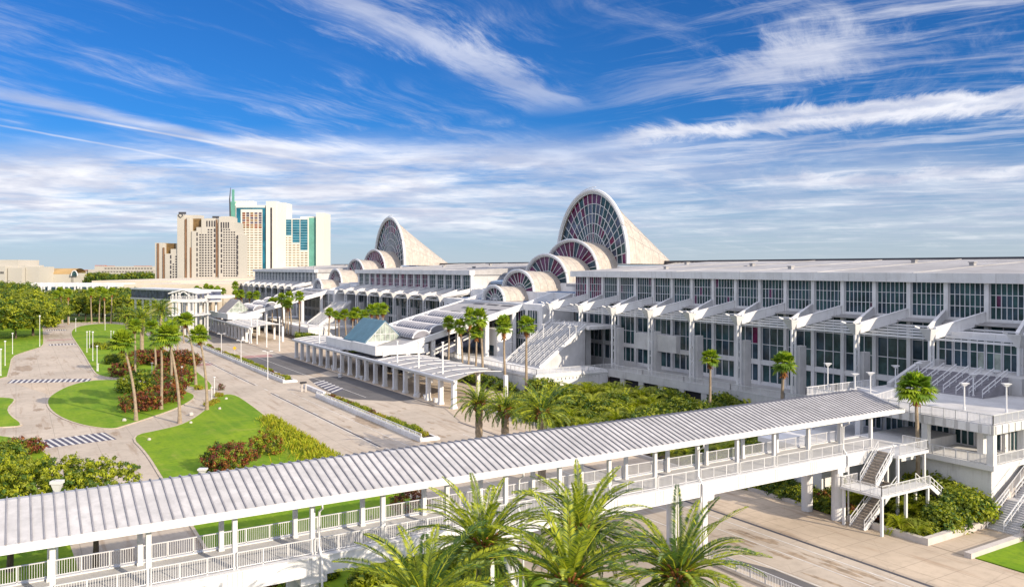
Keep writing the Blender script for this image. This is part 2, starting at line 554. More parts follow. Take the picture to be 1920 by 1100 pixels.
def inset(pts, d):
    n = len(pts); o = []
    ar = sum(pts[i][0] * pts[(i + 1) % n][1] - pts[(i + 1) % n][0] * pts[i][1] for i in range(n))
    s_ = 1 if ar > 0 else -1
    for i in range(n):
        a, b, c = Vector(pts[i - 1]).to_2d(), Vector(pts[i]).to_2d(), Vector(pts[(i + 1) % n]).to_2d()
        n1 = (b - a).normalized(); n2 = (c - b).normalized()
        nn = Vector((-n1.y - n2.y, n1.x + n2.x))
        if nn.length < 1e-5: nn = Vector((-n1.y, n1.x))
        nn.normalize()
        o.append((b.x + nn.x * d * s_, b.y + nn.y * d * s_))
    return o


LAWNS = []


def lawn(pts, sm=2, kerb=True, z=0.13):
    pts = smooth_poly([Vector((p[0], p[1], 0)) for p in pts], sm) if sm else pts
    pts = [(p[0], p[1]) for p in pts]
    if kerb:
        m_ = MB(); inn = inset(pts, 0.35); n = len(pts)
        for i in range(n):
            j = (i + 1) % n
            a, b, c, d = pts[i], pts[j], inn[j], inn[i]
            m_.poly([(a[0], a[1], z), (b[0], b[1], z), (c[0], c[1], z), (d[0], d[1], z)])
            m_.poly([(a[0], a[1], 0.0), (b[0], b[1], 0.0), (b[0], b[1], z), (a[0], a[1], z)])
        struct('kerb', m_, M_KERB)
    else:
        inn = pts
    m_ = MB(); m_.poly([(p[0], p[1], z + 0.02) for p in inn])
    for i in range(len(inn)):
        a, b = inn[i], inn[(i + 1) % len(inn)]
        m_.poly([(a[0], a[1], -0.02), (b[0], b[1], -0.02), (b[0], b[1], z + 0.02), (a[0], a[1], z + 0.02)])
    LAWNS.append(inn)
    struct('lawn', m_, M_LAWN)


P = lambda L: [gp(*q) for q in L]
lawn(P([(240, 818), (300, 806), (345, 795), (385, 768), (405, 742), (440, 738), (470, 757), (510, 788), (560, 815), (633, 852)]) + [(41, 95), (40.5, 30), (13, 28), (15.5, 60), (16, 90), gp(300, 897), gp(272, 850)], 2)
lawn(P([(84, 752), (98, 738), (130, 722), (172, 713), (222, 712), (262, 716), (300, 722), (345, 732), (372, 742), (352, 757), (320, 771), (275, 786), (240, 797), (212, 806), (160, 800), (118, 787), (92, 770)]), 2)
lawn(P([(183, 707), (170, 690), (158, 668), (146, 649), (128, 622), (150, 610), (205, 606), (255, 612), (272, 622), (286, 640), (330, 668), (352, 680), (374, 700), (402, 722), (396, 734), (350, 724), (300, 716), (250, 710)]), 2)
lawn(P([(14, 712), (20, 690), (24, 669), (44, 661), (64, 655), (83, 649), (83, 632), (81, 612), (70, 597), (-60, 597), (-90, 650), (-90, 717)]), 1)
lawn(P([(-70, 745), (0, 745), (28, 747), (30, 752), (16, 766), (22, 779), (46, 796), (30, 801), (-70, 803)]), 1)
lawn(P([(-160, 800), (-40, 812), (40, 822), (78, 840), (98, 858), (92, 872), (60, 905)]) + [(6, 84), (5, 30), (-30, 30), (-30, 110)], 1)
lawn(P([(122, 603), (150, 597), (300, 590), (330, 600), (345, 618), (320, 640), (296, 634), (275, 612), (210, 602), (150, 605)]), 1)
lawn([(78.6, 42.6), (88.5, 43.2), (110, 43.2), (110, 5), (78.6, 5)], 0, False, 0.16)
# paths between the islands
m_ = MB(); m_.poly([(*gp(96, 741), .006), (*gp(178, 713), .006), (*gp(185, 708), .006), (*gp(14, 714), .006)]); struct('path', m_, M_WALK)

# flat dark areas on the street beside the canopies
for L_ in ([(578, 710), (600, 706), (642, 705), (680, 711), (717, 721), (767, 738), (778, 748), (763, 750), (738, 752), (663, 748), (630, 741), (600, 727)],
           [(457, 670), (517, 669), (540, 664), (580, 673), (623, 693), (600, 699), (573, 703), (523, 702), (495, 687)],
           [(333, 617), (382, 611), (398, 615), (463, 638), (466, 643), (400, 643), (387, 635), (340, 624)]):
    m_ = MB(); m_.poly([(*gp(*q), .004) for q in L_]); struct('dark_street_area', m_, M_ASPH)
# painted markings
m_ = MB(); mw = MB()


def crossing(c0, c1, c2, c3, n, duty=0.5, skew=0.0, base=True):
    """quad c0-c1 (near edge) c3-c2 (far edge); white stripes over a dark band"""
    c = [Vector((*gp(*q), 0)) for q in (c0, c1, c2, c3)]
    if base: m_.poly([(p.x, p.y, 0.008) for p in c])
    for i in range(n):
        t0 = (i + 0.25) / n; t1 = t0 + duty / n
        a = c[0].lerp(c[1], min(1, max(0, t0))); b = c[0].lerp(c[1], min(1, max(0, t1)))
        d = c[3].lerp(c[2], min(1, max(0, t0 + skew))); e = c[3].lerp(c[2], min(1, max(0, t1 + skew)))
        mw.poly([(p.x, p.y, 0.014) for p in (a, b, e, d)])


crossing((13, 718), (166, 715), (172, 709.5), (22, 711.5), 15, 0.45)
crossing((68, 842), (219, 823), (196, 810), (46, 829), 12, 0.42)
crossing((92, 647.5), (142, 645.8), (141, 643.8), (91, 645.2), 8, 0.45)
crossing((84, 620), (125, 619.3), (124, 617.6), (84, 618.2), 9, 0.45)
crossing((586, 717), (626, 737), (646, 729), (606, 712), 6, 0.35)
struct('crossing_band', m_, M_BLUEP)
struct('crossing_stripes', mw, M_LINE)
m_ = MB()
for x, y0, y1, wd in ((48.2, 118, 180, .16), (48.2, 200, 380, .16), (41.9, 60, 115, .12), (64.2, 20, 120, .14), (60.2, 20, 76, .14), (66.9, 10, 118, .16), (64.5, 165, 300, .14), (52.6, 60, 180, .12)):
    m_.box(x - wd / 2, y0, 0.006, x + wd / 2, y1, 0.012)
for i in range(26):
    m_.box(48.9, 60 + i * 9, 0.006, 49.1, 63 + i * 9, 0.012)
struct('lane_lines', m_, M_LINE)
m_ = MB()
for x, y0, y1, wd in ((48.6, 118, 182, .32), (48.6, 196, 370, .3), (68.55, 18, 130, .42), (72.6, 148, 400, .3)):
    m_.box(x - wd / 2, y0, 0.005, x + wd / 2, y1, 0.010)
struct('gutter', m_, BLACKP)
m_ = MB()
m_.poly([(*gp(268, 637 + 66), .007)] + [(*gp(x, y), .007) for x, y in ((268, 700), (268, 701))]) if False else None
for a, b, c, d in (((370, 686), (402, 684), (396, 680), (368, 682)), ((450, 672), (512, 668), (508, 664), (456, 667)), ((88, 639), (138, 636.5), (137, 635), (88, 637)), ((84, 613), (122, 612), (121, 611), (84, 612))):
    m_.poly([(*gp(*q), .007) for q in (a, b, c, d)])
struct('brick_band', m_, M_BRICK)
# dark repaired patch beside the near median, water stains
m_ = MB(); m_.poly([(57.2, 30, .006), (60.0, 30, .006), (60.0, 51, .006), (57.2, 60, .006)]); struct('asphalt_patch', m_, M_ASPH)
m_ = MB()
rs = random.Random(4)


def blot(cx, cy, rx, ry, a=0.0, n=22):
    pts = []
    for i in range(n):
        t_ = 2 * PI * i / n; q_ = 0.6 + 0.5 * rs.random()
        x, y = rx * q_ * math.cos(t_), ry * q_ * math.sin(t_)
        pts.append((cx + x * math.cos(a) - y * math.sin(a), cy + x * math.sin(a) + y * math.cos(a), 0.0055 + 0.0001 * rs.random()))
    m_.poly(pts)


for px, py, rx, ry in ((45, 690, 2.6, 8), (58, 672, 2.2, 5), (28, 700, 1.4, 5), (690, 790, 2.0, 7), (650, 765, 1.2, 4)):
    x, y = gp(px, py); blot(x, y, rx, ry)
for i in range(34):
    x, y = gp(rs.uniform(620, 860), rs.uniform(750, 830)); blot(x, y, rs.uniform(.2, .5), rs.uniform(.6, 1.8))
for i in range(40):
    blot(rs.choice((63.5, 65.5, 61.8)) + rs.gauss(0, .4), rs.uniform(25, 60), rs.uniform(.15, .5), rs.uniform(.5, 2.6))
for i in range(16):
    x, y = gp(rs.uniform(60, 250), rs.uniform(650, 830)); blot(x, y, rs.uniform(.3, 1.0), rs.uniform(.6, 2.4))
struct('water_stains', m_, mat('damp_concrete', (0.32, 0.245, 0.17), 0.7, 0.25, 1.0))

# ------------------------------------------------------------------ covered pedestrian bridge
BR = thing('pedestrian_bridge', (45, 60, 0), 'long covered white footbridge crossing the road in the foreground under a ribbed metal roof', 'footbridge')
Y0, Y1 = 57.0, 61.2
XA, XB = -14.0, 88.0
ZR0, ZR1 = 11.55, 13.05
m_ = MB()
# pitched standing-seam sheet, rounded far edge
prof = [(Y0 - 1.0, ZR0), (Y0 - 0.95, ZR0 + .10), (61.2, ZR1 + .02), (62.1, ZR1 - .08), (62.6, ZR1 - .42), (62.5, ZR1 - .56), (61.2, ZR1 - .2), (Y0 - .9, ZR0 - .08)]
n = len(prof)
for X in (XA, XB): m_.v += [(X, a, b) for a, b in prof]
for i in range(n):
    j = (i + 1) % n; m_.face((i, j, n + j, n + i))
m_.face(tuple(range(n))); m_.face(tuple(range(n, 2 * n))[::-1])
x = XA + .3
while x < XB - .1:
    for (ya, za), (yb, zb) in (((Y0 - .95, ZR0 + .13), (61.2, ZR1 + .05)), ((61.2, ZR1 + .05), (62.1, ZR1 - .05)), ((62.1, ZR1 - .05), (62.6, ZR1 - .39))):
        m_.bar((x, ya, za), (x, yb, zb), .085, .15, 1)
    x += 0.66
M_SEAM = mat('standing_seam_roof', (0.50, 0.49, 0.485), 0.5, 0.12, 0.35, fine=0.45, fscale=0.9, metal=0.1)
m_.build('roof', [M_SEAM, mat('seam_rib', (0.24, 0.235, 0.25), 0.6, 0.15, 1)], BR)
m_ = MB()
m_.box(XA, Y0 - 1.18, ZR0 - .38, XB + .1, Y0 - 1.0, ZR0 + .06)
m_.box(XA, 62.62, ZR1 - .85, XB + .1, 62.76, ZR1 - .38)
x = XA + .8
while x < XB:
    m_.box(x - .05, Y0 - 1.22, ZR0 - .24, x + .05, Y0 - 1.18, ZR0 - .12); x += 1.35
m_.build('gutter', WHITE, BR)
m_ = MB(); m_.box(XA, Y0 - .15, ZR0 - .62, XB, Y0 + .15, ZR0 - .16); m_.box(XA, Y1 - .15, ZR0 + .3, XB, Y1 + .15, ZR1 - .2)
x = -12
while x < XB:
    m_.box(x, Y0 + .15, ZR0 - .3, x + .12, Y1 - .15, ZR0 - .12); x += 2.73
m_.build('roof_beam', WHITE, BR)
m_ = MB(); m_.box(XA, Y0 - .3, 7.0, XB, Y1 + .3, 7.38); m_.build('deck', CONC, BR)
for yy, s_ in ((Y0, -1), (Y1, 1)):
    m_ = MB()
    m_.box(XA, yy + s_ * .31, 6.05, XB, yy + s_ * .75, 7.36)
    m_.box(XA, yy + s_ * .25, 7.36, XB, yy + s_ * .82, 7.46)
    for i in range(18):
        X = 1.9 + 5.43 * (i - 2)
        if X > XB or X < XA: continue
        for k_ in range(4):
            m_.box(X - .62 + k_ * .33, yy + s_ * .75, 6.2, X - .5 + k_ * .33, yy + s_ * .80, 7.4)
    m_.build('side_beam', WHITE, BR)
for i in range(18):
    X = 1.9 + 5.43 * (i - 2)
    for yy in (Y0, Y1):
        m_ = MB()
        m_.box(X - .15, yy - .15, 7.38, X + .17, yy + .17, ZR0 - .6)
        m_.box(X - .2, yy - .2, 7.38, X + .2, yy + .2, 7.6)
        m_.build('column', WHITE, BR)
for yy in (Y0 - .34, Y1 + .34):
    for i in range(18):
        X = 1.9 + 5.43 * (i - 2)
        if X + 5.4 > XB + .6: continue
        m_ = MB(); railing(m_, [(X + .12, yy, 7.46), (X + 5.31, yy, 7.46)], 1.12, 1.75, .145, .032, .07); m_.build('railing', STEEL, BR)
for X, wide in ((-4, 1), (18.1, 1), (35.1, 1), (56.8, 0), (77.5, 1)):
    for yy in (Y0 + .1, Y1 - .1):
        m_ = MB(); m_.tube([(X, yy, -0.1), (X, yy, 6.1)], 0.62, 20)
        m_.box(X - .95, yy - .8, 5.5, X + .95, yy + .8, 6.04)
        m_.build('pier', WHITE2, BR)
for X in (18.6, 35.6, 56.0, 78.0):
    m_ = MB(); m_.tube([(X, Y0 - 1.05, ZR0 - .3), (X, Y0 - 1.0, ZR0 - .7), (X, Y0 - .35, ZR0 - 1.1), (X, Y0 - .3, 8.0), (X, Y0 - .95, 7.2), (X, Y0 - .95, .4)], .09, 8)
    m_.build('downpipe', WHITE, BR, True)
for i in range(9):
    X = 4.6 + 10.86 * i
    m_ = MB(); m_.box(X - .35, 59.0, ZR0 - .35, X + .35, 59.6, ZR0 - .2); m_.build('ceiling_light', STEEL, BR)

# ------------------------------------------------------------------ exhibition halls
HX = 129.0            # facade plane
CX = 119.0            # column plane
BAY = 12.85
PIL0 = 119.4          # one pilaster, the rest every BAY/2
COL0 = 122.8


def glass_part(name, parent, mats, cells, frames, fr_mat, depth=.12):
    """window = coloured panes (cells: quads + material index); its mullions are a child"""
    a = MB()
    for quad_, mi in cells: a.poly(quad_, mi)
    o = a.build(name, mats, parent)
    b = MB(); frames(b)
    f = b.build('mullions', fr_mat, o)
    f.matrix_parent_inverse = parent_inv(parent)
    return o


def parent_inv(parent):
    # child of a part: part has its own inverse already, so its world matrix is identity
    return Matrix()


def facade_window(parent, X, ya, yb, za, zb, nv, hs_, mset, rng, probs, mt=.10):
    cells = []
    dyv = (yb - ya) / nv
    zs = [za] + list(hs_) + [zb]
    for i in range(nv):
        for j in range(len(zs) - 1):
            y_, z_ = ya + i * dyv, zs[j]
            mi = rng.choices(range(len(mset)), probs)[0]
            t_ = rng.uniform(-.02, .02)
            cells.append(([(X + t_, y_ + dyv, z_), (X - t_, y_, z_), (X - t_, y_, zs[j + 1]), (X + t_, y_ + dyv, zs[j + 1])], mi))

    def fr(b):
        for i in range(nv + 1):
            y_ = ya + i * dyv
            b.box(X - .14, y_ - mt / 2, za, X - .03, y_ + mt / 2, zb)
        for z_ in zs:
            b.box(X - .12, ya, z_ - mt / 2, X - .02, yb, z_ + mt / 2)
    glass_part('window', parent, mset, cells, fr, MULL)


def hall(Ya, Yb, label, seed, near=True, pink=(0, 0)):
    rng = random.Random(seed)
    T = thing('exhibition_hall', (HX + 15, (Ya + Yb) / 2, 0), label, 'convention hall')
    m_ = MB(); m_.box(HX + .5, Ya, -.1, 300, Yb, 25.6); m_.build('wall', CONC, T)
    m_ = MB(); m_.box(HX - 1.1, Ya - .6, 25.6, HX + .9, Yb + .6, 27.15)
    yy = Ya
    while yy < Yb:
        m_.box(HX - 1.13, yy - .04, 25.62, HX - 1.1, yy + .04, 27.1, 1); yy += BAY
    m_.build('fascia', [WHITE2, CONC], T)
    m_ = MB()
    a, b = (HX + .9, 27.1), (180, 29.9)
    m_.v += [(a[0], Ya - .6, a[1]), (b[0], Ya - .6, b[1]), (b[0], Yb + .6, b[1]), (a[0], Yb + .6, a[1]),
             (a[0], Ya - .6, 25.6), (b[0], Ya - .6, 25.6), (b[0], Yb + .6, 25.6), (a[0], Yb + .6, 25.6)]
    for q in ((0, 1, 2, 3), (0, 4, 5, 1), (3, 2, 6, 7), (1, 5, 6, 2), (0, 3, 7, 4)): m_.face(q)
    yy = Ya + 2
    while yy < Yb:
        m_.bar((a[0] + .2, yy, a[1] + .06), (b[0] - .2, yy, b[1] + .06), .22, .12); yy += BAY * 1.5
    m_.build('roof', ROOFW, T)
    for q in range(int((Yb - Ya) / 17)):
        yv = Ya + 9 + q * 17 + rng.uniform(-3, 3); xv = rng.uniform(140, 170); zv = 27.1 + (xv - 130) * .0575
        m_ = MB(); m_.box(xv, yv, zv - .2, xv + .9, yv + .9, zv + .55); m_.box(xv - .15, yv - .15, zv + .55, xv + 1.05, yv + 1.05, zv + .7); m_.build('roof_vent', ROOFW, T)
    m_ = MB(); m_.box(179.6, Ya - .6, 29.6, 181, Yb + .6, 30.35); m_.build('roof_coping', BLACKP, T)
    # pilasters and their windows
    ys = []
    i = math.ceil((Ya - PIL0) / (BAY / 2))
    while PIL0 + i * BAY / 2 < Yb: ys.append(PIL0 + i * BAY / 2); i += 1
    for y_ in ys:
        m_ = MB(); m_.box(HX - .45, y_ - .36, -.1, HX + .5, y_ + .36, 25.6)
        m_.build('pilaster', WHITE2, T)
    m_ = MB(); m_.box(HX - .25, Ya, 18.9, HX + .5, Yb, 20.0); m_.box(HX - .3, Ya, 8.4, HX + .5, Yb, 9.3); m_.box(HX - .3, Ya, -.1, HX + .5, Yb, 4.9)
    m_.build('spandrel', WHITE2, T)
    for a_, b_ in zip([Ya + .0] + ys, ys + [Yb]):
        if b_ - a_ < 2.2: continue
        ya, yb = a_ + .38, b_ - .38
        inpink = pink[0] < ya < pink[1]
        nn = 7 if near else 4
        facade_window(T, HX + .2, ya, yb, 20.0, 25.6, nn, (21.9, 23.75), [G_DARK, G_BLUE, G_PUR, G_MAG], rng, (5, 3, .12, 0) if not inpink else (1, 1, 4, 4), .09)
        facade_window(T, HX + .2, ya, yb, 9.3, 18.9, 3, (12.5, 15.9, 17.2), [G_DARK, G_BLUE, G_PUR, G_MAG], rng, (8, 3, .25, .06), .13)
        facade_window(T, HX + .2, ya, yb, 4.9, 8.4, 3, (), [G_DARK, G_BLUE], rng, (5, 1), .2)
    # columns with funnel heads, V beams to the pilasters
    i = math.ceil((Ya + 2 - COL0) / BAY)
    cy = []
    while COL0 + i * BAY < Yb - 1: cy.append(COL0 + i * BAY); i += 1
    for y_ in cy:
        m_ = MB()
        m_.tube([(CX, y_, -.1), (CX, y_, 17.0)], .24, 12)
        m_.tube([(CX + .75, y_ - .1, -.1), (CX + .75, y_ - .1, 17.0)], .22, 10)
        for z_ in (5.5, 8.5, 11.5, 14.3): m_.box(CX, y_ - .16, z_, CX + .85, y_ + .12, z_ + .25)
        c = m_.build('column', WHITE, T)
        m_ = MB()
        # inverted pyramid head, wide towards the street
        top = [(CX - 1.3, y_ - 1.0, 18.75), (CX + 1.0, y_ - .9, 18.6), (CX + 1.0, y_ + .9, 18.6), (CX - 1.3, y_ + 1.0, 18.75)]
        bot = [(CX - .25, y_ - .25, 16.9), (CX + .8, y_ - .25, 16.9), (CX + .8, y_ + .25, 16.9), (CX - .25, y_ + .25, 16.9)]
        m_.v += top + bot
        for q in ((0, 1, 2, 3), (4, 7, 6, 5), (0, 4, 5, 1), (1, 5, 6, 2), (2, 6, 7, 3), (3, 7, 4, 0)): m_.face(q)
        m_.bar((CX - 1.2, y_ - .9, 18.8), (CX - 2.1, y_ - 1.1, 19.1), .15, .2); m_.bar((CX - 1.2, y_ + .9, 18.8), (CX - 2.1, y_ + 1.1, 19.1), .15, .2)
        h = m_.build('capital', WHITE, c)
        if True:
            for s_ in (-1, 1):
                m_ = MB()
                p0 = Vector((CX + .6, y_ + s_ * .5, 0)); p1 = Vector((HX - .5, y_ + s_ * BAY / 4, 0))
                nv = len(m_.v); d_ = (p1 - p0).normalized(); sd_ = Vector((-d_.y, d_.x, 0)) * .16
                for p, zl, zh in ((p0, 17.15, 18.75), (p1, 19.3, 21.0)):
                    for s2 in (-1, 1):
                        m_.v.append((p.x + sd_.x * s2, p.y + sd_.y * s2, zl)); m_.v.append((p.x + sd_.x * s2, p.y + sd_.y * s2, zh))
                for q in ((0, 2, 3, 1), (4, 5, 7, 6), (0, 1, 5, 4), (2, 6, 7, 3), (1, 3, 7, 5), (0, 4, 6, 2)): m_.face(q)
                m_.bar((p0.x, p0.y, 18.83), (p1.x, p1.y, 21.08), .5, .16)
                m_.build('raking_beam', WHITE2, T)
    m_ = MB()
    # sloping glazed lean-to between the rakers
    m_.poly([(CX + 7.4, Ya, 19.1), (HX - .3, Ya, 19.6), (HX - .3, Yb, 19.6), (CX + 7.4, Yb, 19.1)])
    for x_, z_ in ((CX + 7.5, 19.1), (CX + 8.4, 19.25), (CX + 9.2, 19.4)):
        m_.box(x_ - .1, Ya, z_, x_ + .1, Yb, z_ + .16)
    if near: m_.build('lean_to_roof', ROOFW, T)
    else:
        m_ = MB()
        m_.v += [(CX + 1.0, Ya, 18.3), (HX - .3, Ya, 20.0), (HX - .3, Yb, 20.0), (CX + 1.0, Yb, 18.3), (CX + 1.0, Ya, 18.1), (HX - .3, Ya, 19.7), (HX - .3, Yb, 19.7), (CX + 1.0, Yb, 18.1)]
        for q in ((0, 1, 2, 3), (4, 7, 6, 5), (0, 3, 7, 4), (0, 4, 5, 1), (2, 6, 7, 3)): m_.face(q)
        m_.build('lean_to_roof', ROOFW, T)
    for k_ in range(5):
        x_ = CX + .9 + k_ * 1.5
        m_ = MB(); m_.box(x_ - .13, Ya + 1, 16.95 + k_ * .34, x_ + .13, Yb - 1, 17.25 + k_ * .34)
        m_.build('louvre_bar', WHITE, T)
    # arched ribs between the column heads
    for a_, b_ in (zip(cy[:-1], cy[1:]) if not near else ()):
        m_ = MB(); pts = []
        for q in range(9):
            t_ = q / 8; pts.append((CX + .45 + 1.2 * math.sin(PI * t_), a_ + (b_ - a_) * t_, 16.6 + 1.7 * math.sin(PI * t_)))
        m_.tube(pts, .14, 6); m_.build('arched_rib', WHITE, T)
    for y_ in cy:
        m_ = MB(); m_.box(CX + 1.35, y_ - .75, -.1, CX + 3.0, y_ + .4, 13.9); m_.build('pier', CONC, T)
    return T


hall(40.5, 177, 'nearest long white hall with tall dark glass bays, filling the right side', 1, True, (160, 177))
hall(235, 340, 'middle white hall with dark upper windows, between the two arched glass entrances', 2, False, (262, 322))
hall(398, 521, 'farthest white hall just in front of the hotel towers', 3, False, (0, 0))

# ------------------------------------------------------------------ arched entrances, canopies, kiosks
def arch_pt(hw, hh, t, p=1.0):
    """t 0..1 along the arch, left foot to right foot; returns (y, z)"""
    a = PI * (1 - t)
    return hw * math.cos(a), hh * (math.sin(a) ** p)


def arched_entrance(Yc, label, seed):
    rng = random.Random(seed)
    T = thing('arched_entrance', (140, Yc, 0), label, 'convention entrance')
    ds = [(121.0, 18.3, 6.2, 4.3), (129.5, 21.0, 8.8, 6.2), (139.5, 23.4, 11.8, 8.6), (149.0, 26.6, 14.0, 10.1), (157.0, 29.2, 18.4, 23.3)]
    # stepped plinth roofs
    m_ = MB()
    xs = [118.6, 129.0, 139.0, 148.5, 156.5, 300]
    zs = [18.2, 20.95, 23.3, 26.4, 28.6]
    for i in range(5):
        w_ = 28.8 if i > 0 else 28.8
        m_.box(xs[i], Yc - w_ + .02, -.1 if i == 0 else zs[i - 1] - 2, xs[i + 1] + .002 * i, Yc + w_ - .02, zs[i])
    m_.build('wall', WHITE2, T)
    m_ = MB(); m_.box(179.6, Yc - 28.4, 29.0, 181, Yc + 28.4, 30.3); m_.build('roof_coping', BLACKP, T)
    for s_ in (1, -1):
        m_ = MB()
        ya, yb = Yc + s_ * 15.2, Yc + s_ * 28.4
        m_.v += [(136, ya, 23.4), (179.5, ya, 29.6), (179.5, yb, 29.6), (136, yb, 23.4), (136, ya, 22.6), (179.5, ya, 28.4), (179.5, yb, 28.4), (136, yb, 22.6)]
        for q in ((0, 1, 2, 3), (0, 4, 5, 1), (3, 2, 6, 7), (0, 3, 7, 4)): m_.face(q)
        yy = min(ya, yb) + .4
        while yy < max(ya, yb):
            m_.bar((136.1, yy, 23.46), (179.3, yy, 29.66), .12, .12); yy += 1.6
        m_.build('roof', BLUEROOF if s_ > 0 else ROOFW, T)
        # dark roof lights on the steps
        for i, (xa, z_) in enumerate(((123.5, 18.24), (131.5, 21.0))):
            m_ = MB(); m_.box(xa, Yc + s_ * 11.5, z_, xa + 3.4, Yc + s_ * 26, z_ + .25); m_.build('roof_light', BLUEROOF, T)
    for i, (X0, zb, hw, hh) in enumerate(ds):
        N = 40
        last = i == 4
        m_ = MB()
        L = (xs[i + 1] - X0 + 1.0) if not last else 34.0
        K = 1 if not last else 14
        rings = []
        th = .55 if not last else .9
        for k_ in range(K + 1):
            f = k_ / K
            if last:
                sc = (1 - f) ** 1.12; scw = (1 - f) ** .62
                sc = max(sc, .0); scw = max(scw, .02)
            else:
                sc = 1 - .07 * f; scw = 1 - .05 * f
            ring = []
            for side in (0, 1):
                for j in range(N + 1):
                    y_, z_ = arch_pt(hw - side * th, hh - side * th, j / N, .96 if last else 1)
                    ring.append((X0 - .6 + L * f, Yc + y_ * scw, zb + z_ * sc))
            rings.append(len(m_.v)); m_.v += ring
        for k_ in range(K):
            a, b = rings[k_], rings[k_ + 1]
            for j in range(N):
                m_.face((a + j, b + j, b + j + 1, a + j + 1), 0)
        a = rings[0]
        for j in range(N): m_.face((a + j, a + j + 1, a + N + 2 + j, a + N + 1 + j), 1)
        b = rings[-1]
        if not last:
            for j in range(N): m_.face((b + j, b + N + 1 + j, b + N + 2 + j, b + j + 1), 1)
        # inner skin
            for j in range(N): m_.face((a + N + 1 + j, a + N + 2 + j, b + N + 2 + j, b + N + 1 + j), 1)
        o = m_.build('shell_roof' if last else 'barrel_roof', [SHELL, WHITE], T)
        m_ = MB()
        if last:
            for k_ in range(2, K, 2):
                f = k_ / K; pts = [(X0 - .6 + L * f, Yc + arch_pt(hw + .03, hh + .03, j / N, .96)[0] * (1 - f) ** .62, zb + arch_pt(hw + .03, hh + .03, j / N, .96)[1] * (1 - f) ** 1.12) for j in range(N + 1)]
                m_.tube(pts, .07, 4)
            for a_ in (.12, .2, .28, .36, .44, .5, .56, .64, .72, .8, .88):
                pts = []
                for k_ in range(K):
                    f = k_ / K; y_, z_ = arch_pt(hw + .03, hh + .03, a_, .96); pts.append((X0 - .6 + L * f, Yc + y_ * (1 - f) ** .62, zb + z_ * (1 - f) ** 1.12))
                m_.tube(pts, .07, 4)
        else:
            for f in (.25, .5, .75):
                pts = [(X0 - .6 + L * f, Yc + arch_pt(hw + .02, hh + .02, j / N, 1)[0] * (1 - .05 * f), zb + arch_pt(hw + .02, hh + .02, j / N, 1)[1] * (1 - .07 * f)) for j in range(N + 1)]
                m_.tube(pts, .06, 4)
        m_.build('seams', ROOFW, o)
        # rim: light arch tube
        m_ = MB(); pts = []
        for j in range(N + 1):
            y_, z_ = arch_pt(hw + .1, hh + .1, j / N, .96 if last else 1)
            pts.append((X0 - .62, Yc + y_, zb + z_))
        m_.tube(pts, .42 if not last else .62, 6); m_.build('rim', WHITE, o)
        if last:
            # service walkway hoop standing off the shell
            m_ = MB(); pa = []
            for j in range(int(N * .12), int(N * .56)):
                y_, z_ = arch_pt(hw + 1.6, hh + 1.3, 1 - j / N, .96)
                pa.append((X0 + .3, Yc + y_, zb + z_))
            m_.tube(pa, .13, 5)
            for p in pa[::2]:
                y_ = (p[1] - Yc) * .92; z_ = zb + (p[2] - zb) * .95
                m_.bar(p, (p[0], Yc + y_, z_), .1, .1)
            m_.build('catwalk_rail', STEEL, T)
        # glass: fan of panes
        nr = (9, 11, 13, 15, 22)[i]
        fr = ((.5,), (.42,), (.45,), (.5,), (.30, .44, .58, .72, .86))[i]
        r0 = (.12, .25, .30, .34, .16)[i]
        gx = X0 + .15
        cells = []

        def fan(a, r):
            y_, z_ = arch_pt(hw - th, hh - th, a, .96 if last else 1)
            return (gx, Yc + y_ * r, zb + max(z_ * r, 0.0))
        rr = (r0,) + tuple(fr) + (1.0,)
        pal = [G_DARK, G_BLUE, G_PUR, G_MAG, G_NAVY]
        for j in range(nr):
            for q in range(len(rr) - 1):
                a0, a1 = j / nr, (j + 1) / nr
                if last:
                    mi = rng.choices(range(5), (3, 3, 2.2, .7, 5))[0]
                    if q == len(rr) - 2 and .3 < a0 < .7: mi = rng.choice((2, 3, 0))
                elif i == 0:
                    mi = rng.choices(range(5), (5, 2, 2, 0, 2))[0]
                else:
                    mi = rng.choices(range(5), (1, 1.5, 4, 1.7, 1))[0]
                if Yc > 300 and i in (1, 2, 3): mi = rng.choices(range(5), (.5, 1, 2, 4, 1))[0]
                sub = 3
                for s2 in range(sub):
                    b0, b1 = a0 + (a1 - a0) * s2 / sub, a0 + (a1 - a0) * (s2 + 1) / sub
                    cells.append(([fan(b1, rr[q]), fan(b0, rr[q]), fan(b0, rr[q + 1]), fan(b1, rr[q + 1])], mi))

        def fr_(b, nr=nr, rr=rr, hw=hw, gx=gx, fan=fan, last=last, r0=r0):
            t_ = .17 if not last else .20
            for j in range(nr + 1):
                p, q = Vector(fan(j / nr, r0)), Vector(fan(j / nr, 1.0))
                p.x -= .1; q.x -= .1
                b.bar(p, q, t_, t_ * .8, up=(1, 0, 0))
            for r in rr[:-1]:
                pts = []
                for j in range(31):
                    p = Vector(fan(j / 30, r)); p.x -= .12; pts.append(p)
                b.tube(pts, t_ * (.62 if r > r0 else .9), 5)
        m2 = MB()
        # solid backing behind the innermost ring
        pts = [fan(j / 16, r0) for j in range(17)]
        c_ = glass_part('arch_window', T, pal, cells, fr_, WHITE)
        m2.poly([(gx - .02, p[1], p[2]) for p in pts]); o2 = m2.build('vent_panel', BLACKP, c_)
    # tall glass wall of the entrance under the slope (visible through the open side)
    for y_ in range(int(Yc - 27), int(Yc + 27), 6):
        for za, zb in ((5.2, 8.6), (9.6, 16.6)):
            facade_window(T, 118.55, y_ + .4, y_ + 5.2, za, zb, 4, () if za < 6 else (13.0,), [G_DARK, G_BLUE, G_PUR], rng, (5, 2, 1), .16)
    return T


